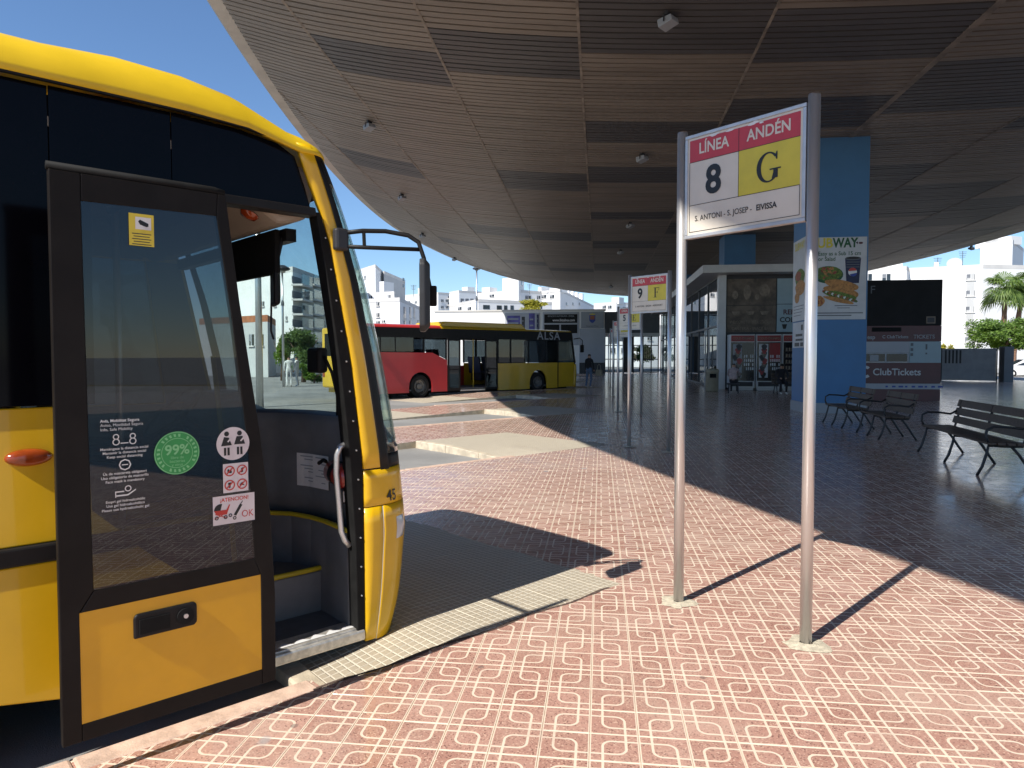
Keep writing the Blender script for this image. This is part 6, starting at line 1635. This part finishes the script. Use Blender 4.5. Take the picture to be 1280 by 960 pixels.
# building seen through the bus windscreen
bal = [(u, v, 12, 10, 'b', 'pale_glass') for u in (372, 387, 402) for v in (352, 370, 388, 405, 422)]
building('apartment_block', 'white block with glass balconies seen through the bus door', 296, 367, 412, 78, 70, 82, 340, wl=[(359, 398, 3, 5), (345, 380, 4, 6), (330, 380, 4, 6)], wr=bal, mats=W_)
building('white_building', 'stepped white building with terraces behind the glass balconies', 405, 412, 446, 100, 92, 94, 338, wl=[], wr=[(u, v, 3, 4) for u in (418, 428, 438) for v in (352, 368, 386, 402)] + [(425, 333, 12, 6, 's')], mats=W_)
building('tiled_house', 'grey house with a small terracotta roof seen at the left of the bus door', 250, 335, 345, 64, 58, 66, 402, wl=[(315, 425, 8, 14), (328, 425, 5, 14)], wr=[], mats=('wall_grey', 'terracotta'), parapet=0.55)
# more of the town off to the left, beyond the road
building('apartment_block', 'white apartment block left of the bus beyond the road', -420, -60, 220, 92, 84, 96, 338, wl=[(u, v, 18, 14) for u in range(-390, -70, 55) for v in (360, 390, 420)], wr=[(u, v, 18, 14, 'b') for u in range(-20, 210, 55) for v in (360, 390, 420)], mats=W_)

# rooftop clutter: aerials, dish
def aerial(u, v0, v1, d, label):
    o = tag(empty('aerial', at(u, v0, d)), label, 'aerial', 'rooftop aerials')
    h = (v0 - v1) * d / _f
    MB().tube([(0, 0, -0.3), (0, 0, h)], 0.04, 5).build('mast', 'metal_grey', o)
    mb = MB()
    for q in range(4): mb.tube([(-0.5 + 0.06 * q, 0, h - 0.1 - q * 0.22), (0.5 - 0.06 * q, 0, h - 0.1 - q * 0.22)], 0.025, 4)
    mb.build('rods', 'metal_grey', o)
aerial(1203, 335, 314, 91, 'tall rooftop aerial on the apartment block right of the dish'); aerial(1172, 335, 322, 91, 'short rooftop aerial on the apartment block left of the dish')
aerial(517, 372, 356, 116, 'thin aerial on the roofs left of the bus mirror'); aerial(676, 364, 352, 133, 'aerial beside the rooftop tower in the middle')
aerial(662, 366, 355, 133, 'aerial on the upper white storey by the tower')
o = tag(empty('satellite_dish', at(1193, 331, 90)), 'white satellite dish on the apartment roof', 'dish')
MB().lathe([(0.0, 0.0), (0.4, 0.05), (0.7, 0.18), (0.85, 0.34)], ax=(-0.4, -0.8, 0.5), n=18).build('dish', 'metal_white', o, smooth=True); MB().tube([(0, 0, 0), (0, 0.1, -0.8)], 0.05, 6).build('mast', 'metal_grey', o)

# ================================================================ street lamps
def street_lamp(u, d, h, label, r=0.07):
    p = at(u, 445, d)
    o = tag(empty('street_lamp', (p.x, p.y, ROAD)), label, 'street lamp')
    MB().tube([(0, 0, 0), (0, 0, h * 0.62), (0, 0, h)], [r * 1.5, r * 1.2, r], 10).build('post', 'alu', o, smooth=True)
    MB().lathe([(r * 1.9, h * 0.70), (r * 1.9, h * 0.72), (r, h * 0.75)], n=10).build('collar', 'metal_grey', o)
    MB().lathe([(0.05, h - 0.02), (0.35, h + 0.02), (0.45, h + 0.08), (0.40, h + 0.16), (0.15, h + 0.30), (0.0, h + 0.32)], n=18).build('lamp_head', 'metal_dark', o, smooth=True)
    MB().lathe([(0.0, h - 0.12), (0.16, h - 0.10), (0.2, h - 0.02)], n=14).build('lamp_glass', 'lampglass', o, smooth=True)
street_lamp(596, 76, 10.9, 'tall street lamp rising over the far bus roof')
street_lamp(354, 40, 6.5, 'slim lamp post seen through the bus windscreen beside the tree', 0.05)
street_lamp(324, 24, 7.0, 'pale lamp post seen at the left of the bus door opening', 0.085)

# ================================================================ trees
def leaves(mb, c, r, n, size, squash=1.0, shape=None):
    for _ in range(n):
        while True:
            p = Vector((random.uniform(-1, 1), random.uniform(-1, 1), random.uniform(-1, 1)))
            if 0.15 < p.length < 1: break
        p = p * (0.55 + 0.45 * random.random()) if shape is None else p
        q = Vector((c[0] + p.x * r[0], c[1] + p.y * r[1], c[2] + p.z * r[2]))
        a = Vector((random.gauss(0, 1), random.gauss(0, 1), random.gauss(0, 1))).normalized(); b = a.orthogonal().normalized()
        s = size * random.uniform(0.6, 1.4)
        mb.face([q - a * s, q + b * s * 0.5, q + a * s, q - b * s * 0.5])
def tree(name, label, base, h, crown, n, size, m, trunk_r=0.16, lobes=14, box=False, cat='tree'):
    o = tag(empty(name, base), label, cat)
    cz, rx, ry, rz = crown
    tk = MB(); tk.tube([(0, 0, -0.2), (0.05, 0.02, h * 0.3), (-0.03, 0.05, cz - rz * 0.5), (0.0, 0.0, cz + rz * 0.3)], [trunk_r * 1.3, trunk_r, trunk_r * 0.8, trunk_r * 0.3], 8)
    for q in range(7):
        t = q * 2.4; e = Vector((math.cos(t) * rx * 0.6, math.sin(t) * ry * 0.6, cz + random.uniform(-0.2, 0.5) * rz))
        tk.tube([(0, 0, cz - rz * 0.7), (e.x * 0.5, e.y * 0.5, cz - rz * 0.2), tuple(e)], [trunk_r * 0.5, trunk_r * 0.3, trunk_r * 0.1], 6)
    tk.build('trunk', 'bark', o, smooth=True)
    mb = MB()
    for q in range(lobes):
        if box:
            c = (random.uniform(-1, 1) * rx * 0.82, random.uniform(-1, 1) * ry * 0.82, cz + random.uniform(-0.75, 0.8) * rz); rr = random.uniform(0.28, 0.42)
        else:
            t = random.uniform(0, 6.283); k = random.uniform(0.1, 0.8); e = random.uniform(-0.7, 0.75)
            c = (math.cos(t) * rx * k * math.sqrt(1 - e * e), math.sin(t) * ry * k * math.sqrt(1 - e * e), cz + e * rz); rr = random.uniform(0.28, 0.5)
        leaves(mb, c, (rx * rr, ry * rr, rz * rr * (1.0 if not box else 1.1)), n // lobes, size)
    mb.build('crown', m, o, fix=False)
    return o
def gbase(u, d, z=ROAD):
    p = at(u, 445, d); return (p.x, p.y, z)
tree('street_tree', 'clipped box-shaped green tree in front of the palms', gbase(1256, 63), 4.9, (3.6, 2.75, 2.1, 1.42), 16000, 0.11, 'leaf', 0.14, 60, True)
tree('street_tree', 'bushy green tree seen through the bus windscreen', gbase(379, 47), 4.5, (2.35, 1.75, 1.6, 1.25), 5200, 0.085, 'leaf_soft', 0.14, 16)
tree('street_tree', 'smaller dark tree beside the bushy one seen through the windscreen', gbase(352, 50), 3.8, (2.2, 0.9, 0.9, 1.3), 2600, 0.085, 'leaf', 0.1, 10)
tree('shrub', 'low dark hedge bush under the tree seen through the windscreen', gbase(392, 45), 1.6, (0.75, 1.5, 0.8, 0.75), 3000, 0.07, 'leaf', 0.05, 12, True, 'shrub')
tree('shrub', 'flowering yellow-green climber on the pillared balcony', tuple(at(662, 384, 110)), 1.6, (0.2, 3.0, 0.8, 1.0), 2400, 0.16, 'leaf_yellow', 0.05, 14, False, 'shrub')
tree('street_tree', 'green tree seen through the glass of the entrance hall', gbase(800, 82), 3.2, (2.0, 2.2, 1.5, 1.1), 2600, 0.13, 'leaf', 0.1, 12)
tree('street_tree', 'pale leafy sapling between the kiosk and the grey gate', gbase(1182, 66), 2.8, (1.9, 0.8, 0.8, 0.9), 1400, 0.11, 'leaf_yellow', 0.06, 8)
def palm(name, label, base, h, lean, r, nf=32):
    o = tag(empty(name, base), label, 'palm tree')
    top = Vector((lean, 0.1, h))
    mb = MB(); pth = [Vector((0, 0, -0.2)), Vector((lean * 0.15, 0.0, h * 0.35)), Vector((lean * 0.55, 0.05, h * 0.7)), top]
    pts = []; 
    for q in range(19):
        t = q / 18 * 3; i = min(int(t), 2); f_ = t - i; pts.append(pth[i].lerp(pth[i + 1], f_))
    mb.tube(pts, [0.24 + 0.025 * (q % 2) - 0.003 * q for q in range(19)], 10); mb.build('trunk', 'palm_bark', o)
    for q in range(nf):
        t = q * 2.399; el = random.uniform(-0.30, 1.30)
        d = Vector((math.cos(t) * math.cos(el), math.sin(t) * math.cos(el), math.sin(el)))
        L_ = r * random.uniform(0.85, 1.1)
        fm = MB(); spine = []
        for e in range(6):
            s = e / 5; p = top + d * (L_ * 0.55 * s) + Vector((0, 0, -0.35 * L_ * s * s * (1.1 - 0.5 * el))); spine.append(p)
        fm.tube(spine[:5], [0.025, 0.022, 0.02, 0.016, 0.012], 4)
        hub = spine[4]; dirn = (spine[5] - spine[3]).normalized(); sd_ = dirn.cross(Vector((0, 0, 1))).normalized(); upv = sd_.cross(dirn)
        for e in range(19):
            an = (e / 18 - 0.5) * R(230); bl = L_ * 0.5 * random.uniform(0.8, 1.05) * (0.75 + 0.25 * math.cos(an * 0.7))
            bd = (dirn * math.cos(an) + sd_ * math.sin(an) + upv * 0.15).normalized(); nn = bd.cross(upv).normalized() * 0.065
            m1 = hub + bd * bl * 0.6; tip = hub + bd * bl + Vector((0, 0, -0.35 * bl))
            fm.face([hub, m1 - nn, m1 + nn]); fm.face([m1 - nn, tip, m1 + nn])
        fm.build('frond', 'palm_leaf', o, fix=False)
palm('palm_tree', 'fan palm with a reddish trunk left of the pair', gbase(1254, 67), 8.1, 0.05, 2.75)
palm('palm_tree', 'fan palm leaning to the right of the pair', gbase(1266, 68), 8.5, 0.9, 2.75)

# ================================================================ parked cars
def car(label, loc, rz, h=1.5, L_=4.3):
    o = tag(empty('parked_car', loc, rz), label, 'car', 'white cars parked along the street')
    W = 0.88
    pr = [(-L_ / 2, 0.35), (-L_ / 2 + 0.02, 0.70), (-L_ / 2 + 0.15, 0.92), (-L_ / 2 + 0.95, 1.0), (-0.5 * L_ + 1.75, h - 0.05), (-0.1, h), (0.9, h - 0.04), (L_ / 2 - 0.35, 1.02), (L_ / 2 - 0.05, 0.9), (L_ / 2, 0.6), (L_ / 2 - 0.02, 0.33), (L_ / 2 - 0.5, 0.22), (-L_ / 2 + 0.4, 0.22)]
    mb = MB(); rows = []
    for yy, k in ((-W, 0.0), (-W * 0.98, 1.0), (0, 1.02), (W * 0.98, 1.0), (W, 0.0)):
        rows.append([mb.v((x * (0.99 if k == 0 else 1.0), yy * (1 - 0.16 * max(0, (z - 0.95)) / 0.5), 0.22 + (z - 0.22) * (1.0 if k else 0.985))) for x, z in pr])
    for A, B in zip(rows, rows[1:]):
        for q in range(len(pr)): mb.idx([A[q], A[(q + 1) % len(pr)], B[(q + 1) % len(pr)], B[q]])
    mb.idx(rows[0]); mb.idx(rows[-1][::-1])
    mb.build('body', 'car_white', o, bevel=0.03)
    for sy in (-1, 1):
        y_ = lambda z: sy * (W * (1 - 0.16 * max(0, z - 0.95) / 0.5) + 0.006)
        for xs_ in (((-1.05, 0.98), (-0.42 * L_ + 1.75, h - 0.12), (-0.18, h - 0.09), (-0.18, 0.98)), ((-0.10, 0.98), (-0.10, h - 0.09), (0.85, h - 0.13), (1.35, 1.02))):
            mb = MB(); mb.face([(x, y_(z), z) for x, z in xs_]); mb.build('window', 'car_glass', o)
        for wx in (-L_ / 2 + 0.85, L_ / 2 - 0.85):
            wheel(o, lambda a, s, z: (a, s, z), wx, sy * (W - 0.08), 0.32, 0.32, 0.2, 1 if sy < 0 else -1)
        MB().box(-L_ / 2 + 0.02, -L_ / 2 + 0.2, sy * 0.62 - 0.16, sy * 0.62 + 0.16, 0.68, 0.82).build('headlight', 'lens', o, bevel=0.02)
    mb = MB(); mb.face([(-L_ / 2 + 0.98, -0.72, 1.015), (-L_ / 2 + 0.98, 0.72, 1.015), (-0.5 * L_ + 1.70, 0.64, h - 0.055), (-0.5 * L_ + 1.70, -0.64, h - 0.055)]); mb.build('windscreen', 'car_glass', o)
p = at(1284, 445, 58); car('white car parked to the right of the grey gate pillar', (p.x, p.y, ROAD), R(-10))
p = at(1158, 445, 60); car('white car glimpsed between the kiosk and the grey gate', (p.x, p.y, ROAD), R(-14))

# ================================================================ people
def person(name, label, joints, edges, radii, regions, loc, rz, parts=()):
    me = bpy.data.meshes.new('body'); names = list(joints)
    me.from_pydata([joints[n] for n in names], [(names.index(a), names.index(b)) for a, b in edges], [])
    ob = bpy.data.objects.new('tmp', me); col.objects.link(ob)
    sk = ob.modifiers.new('skin', 'SKIN'); sub = ob.modifiers.new('sub', 'SUBSURF'); sub.levels = 2; sub.render_levels = 2
    for i, n in enumerate(names):
        rr = radii.get(n, 0.06); me.skin_vertices[0].data[i].radius = (rr, rr) if not isinstance(rr, tuple) else rr
    me.skin_vertices[0].data[names.index('hip')].use_root = True
    bpy.context.view_layer.update()
    dg = bpy.context.evaluated_depsgraph_get(); dg.update()
    m2 = bpy.data.meshes.new_from_object(ob.evaluated_get(dg)); bpy.data.objects.remove(ob)
    mats = []
    m2.materials.clear()
    for r in regions.values():
        if r not in mats: mats.append(r)
    for r in mats: m2.materials.append(M[r])
    seg = [(Vector(joints[a]), Vector(joints[b]), regions.get((a, b), regions['*'])) for a, b in edges]
    for f in m2.polygons:
        c = f.center; best = None
        for a, b, r in seg:
            ab = b - a; t = max(0, min(1, (c - a).dot(ab) / max(ab.length_squared, 1e-9))); dd = (a + ab * t - c).length
            if best is None or dd < best[0]: best = (dd, r)
        f.material_index = mats.index(best[1]); f.use_smooth = True
    root = tag(empty(name, loc, rz), label, 'person')
    b = bpy.data.objects.new('body', m2); col.objects.link(b); b.parent = root
    return root
SE = [('hip', 'waist'), ('waist', 'chest'), ('chest', 'neck'), ('neck', 'head'), ('head', 'crown'), ('chest', 'shl'), ('shl', 'ell'), ('ell', 'wrl'), ('wrl', 'hal'), ('chest', 'shr'), ('shr', 'elr'), ('elr', 'wrr'), ('wrr', 'har'),
      ('hip', 'hpl'), ('hpl', 'knl'), ('knl', 'anl'), ('anl', 'tol'), ('hip', 'hpr'), ('hpr', 'knr'), ('knr', 'anr'), ('anr', 'tor')]
RD = dict(hip=(0.15, 0.11), waist=(0.135, 0.10), chest=(0.15, 0.11), neck=0.055, head=0.088, crown=0.075, shl=0.06, shr=0.06, ell=0.042, elr=0.042, wrl=0.03, wrr=0.03, hal=0.035, har=0.035, hpl=0.09, hpr=0.09, knl=0.06, knr=0.06, anl=0.04, anr=0.04, tol=0.035, tor=0.035)
def stand(top, legs, skin='skin'):
    J = dict(hip=(0, 0, 0.95), waist=(0, 0, 1.12), chest=(0, 0, 1.38), neck=(0, 0.01, 1.50), head=(0, 0.02, 1.62), crown=(0, 0.02, 1.70), shl=(0.19, 0, 1.42), ell=(0.25, 0.03, 1.15), wrl=(0.24, 0.10, 0.92), hal=(0.23, 0.13, 0.83),
             shr=(-0.19, 0, 1.42), elr=(-0.25, 0.02, 1.15), wrr=(-0.25, 0.07, 0.90), har=(-0.25, 0.09, 0.81), hpl=(0.10, 0, 0.90), knl=(0.11, 0.05, 0.50), anl=(0.11, -0.04, 0.09), tol=(0.12, 0.13, 0.03), hpr=(-0.10, 0, 0.90), knr=(-0.11, -0.02, 0.50), anr=(-0.11, -0.10, 0.09), tor=(-0.12, 0.07, 0.03))
    Rg = {'*': top}
    for e in (('neck', 'head'), ('wrl', 'hal'), ('wrr', 'har')): Rg[e] = skin
    Rg[('head', 'crown')] = 'hair'
    for e in (('hip', 'hpl'), ('hpl', 'knl'), ('knl', 'anl'), ('hip', 'hpr'), ('hpr', 'knr'), ('knr', 'anr')): Rg[e] = legs
    for e in (('anl', 'tol'), ('anr', 'tor')): Rg[e] = 'cloth_white'
    return J, Rg
J, Rg = stand('cloth_dark', 'cloth_jeans')
pr = person('person', 'person in dark top and jeans standing at the front of the far bus', J, SE, RD, Rg, (-0.55, 35.9, 0), R(-40))
bg_ = tag(empty('shoulder_bag', (-0.05, 35.65, 0.62), R(-40)), 'pale bag hanging beside the person at the far bus', 'bag')
MB().prism([(-0.2, -0.07, 0.0), (0.2, -0.07, 0.0), (0.16, -0.07, 0.30), (-0.16, -0.07, 0.30)], (0, 0.14, 0)).build('bag_body', 'bag', bg_, bevel=0.03)
MB().tube([(-0.12, 0, 0.3), (-0.09, 0, 0.5), (0.0, 0, 0.58), (0.09, 0, 0.5), (0.12, 0, 0.3)], 0.012, 6).build('strap', 'bag', bg_)
for q, (u, d, c, l) in enumerate(((361, 40, 'cloth_white', 'left of two pedestrians in white seen through the bus windscreen'), (371, 40.5, 'cloth_white', 'right of two pedestrians in white seen through the windscreen'))):
    J, Rg = stand(c, c); person('person', l, J, SE, RD, Rg, gbase(u, d), R(30 + 60 * q))
# seated traveller with pale jacket and backpack
J = dict(hip=(0, 0, 0.55), waist=(0, 0.02, 0.70), chest=(0, 0.06, 0.98), neck=(0, 0.11, 1.10), head=(0, 0.16, 1.20), crown=(0, 0.18, 1.28), shl=(0.19, 0.06, 1.02), ell=(0.24, 0.16, 0.78), wrl=(0.12, 0.36, 0.68), hal=(0.07, 0.42, 0.67),
         shr=(-0.19, 0.06, 1.02), elr=(-0.24, 0.16, 0.78), wrr=(-0.12, 0.36, 0.68), har=(-0.07, 0.42, 0.67), hpl=(0.10, 0.03, 0.52), knl=(0.12, 0.46, 0.50), anl=(0.12, 0.42, 0.09), tol=(0.12, 0.60, 0.04), hpr=(-0.10, 0.03, 0.52), knr=(-0.12, 0.46, 0.50), anr=(-0.12, 0.36, 0.09), tor=(-0.12, 0.54, 0.04))
Rg['*'] = 'cloth_pale'
for e in (('hip', 'hpl'), ('hpl', 'knl'), ('knl', 'anl'), ('hip', 'hpr'), ('hpr', 'knr'), ('knr', 'anr')): Rg[e] = 'cloth_dark'
person('person', 'person seated with their back turned beside the drinks machines', J, SE, RD, Rg, (5.65, 31.3, 0), R(-15))
stl = tag(empty('stool', (5.65, 31.3, 0), R(-15)), 'low dark seat under the seated person', 'seat')
MB().box(-0.25, 0.25, -0.2, 0.24, 0.38, 0.445).build('cushion', 'metal_dark', stl, bevel=0.02)
for x, y in ((-0.2, -0.15), (0.2, -0.15), (-0.2, 0.18), (0.2, 0.18)): MB().tube([(x, y, 0), (x * 0.9, y * 0.9, 0.38)], 0.018, 6).build('leg', 'iron', stl)
bk = tag(empty('backpack', (5.60, 31.08, 0.62), R(-15)), 'pale backpack on the back of the seated person', 'backpack')
MB().prism([(-0.16, -0.13, 0.0), (0.16, -0.13, 0.0), (0.14, -0.12, 0.36), (0.07, -0.11, 0.43), (-0.07, -0.11, 0.43), (-0.14, -0.12, 0.36)], (0, 0.18, 0)).build('pack', 'cloth_pale', bk, bevel=0.03)
MB().box(-0.11, 0.11, -0.17, -0.13, 0.04, 0.2).build('pocket', 'cloth_pale', bk, bevel=0.015)
J, Rg = stand('cloth_dark', 'cloth_dark')
for j in J: J[j] = J[j]
J2 = dict(hip=(0, 0, 0.55), waist=(0, 0.02, 0.70), chest=(0, 0.06, 0.98), neck=(0, 0.11, 1.10), head=(0, 0.16, 1.20), crown=(0, 0.18, 1.28), shl=(0.19, 0.06, 1.02), ell=(0.24, 0.16, 0.78), wrl=(0.12, 0.36, 0.68), hal=(0.07, 0.42, 0.67),
         shr=(-0.19, 0.06, 1.02), elr=(-0.24, 0.16, 0.78), wrr=(-0.12, 0.36, 0.68), har=(-0.07, 0.42, 0.67), hpl=(0.10, 0.03, 0.52), knl=(0.12, 0.46, 0.50), anl=(0.12, 0.42, 0.09), tol=(0.12, 0.60, 0.04), hpr=(-0.10, 0.03, 0.52), knr=(-0.12, 0.46, 0.50), anr=(-0.12, 0.36, 0.09), tor=(-0.12, 0.54, 0.04))
person('person', 'dark-clothed person seated on the bench before the drinks machines', J2, SE, RD, Rg, (7.5, 30.85, 0), R(180))
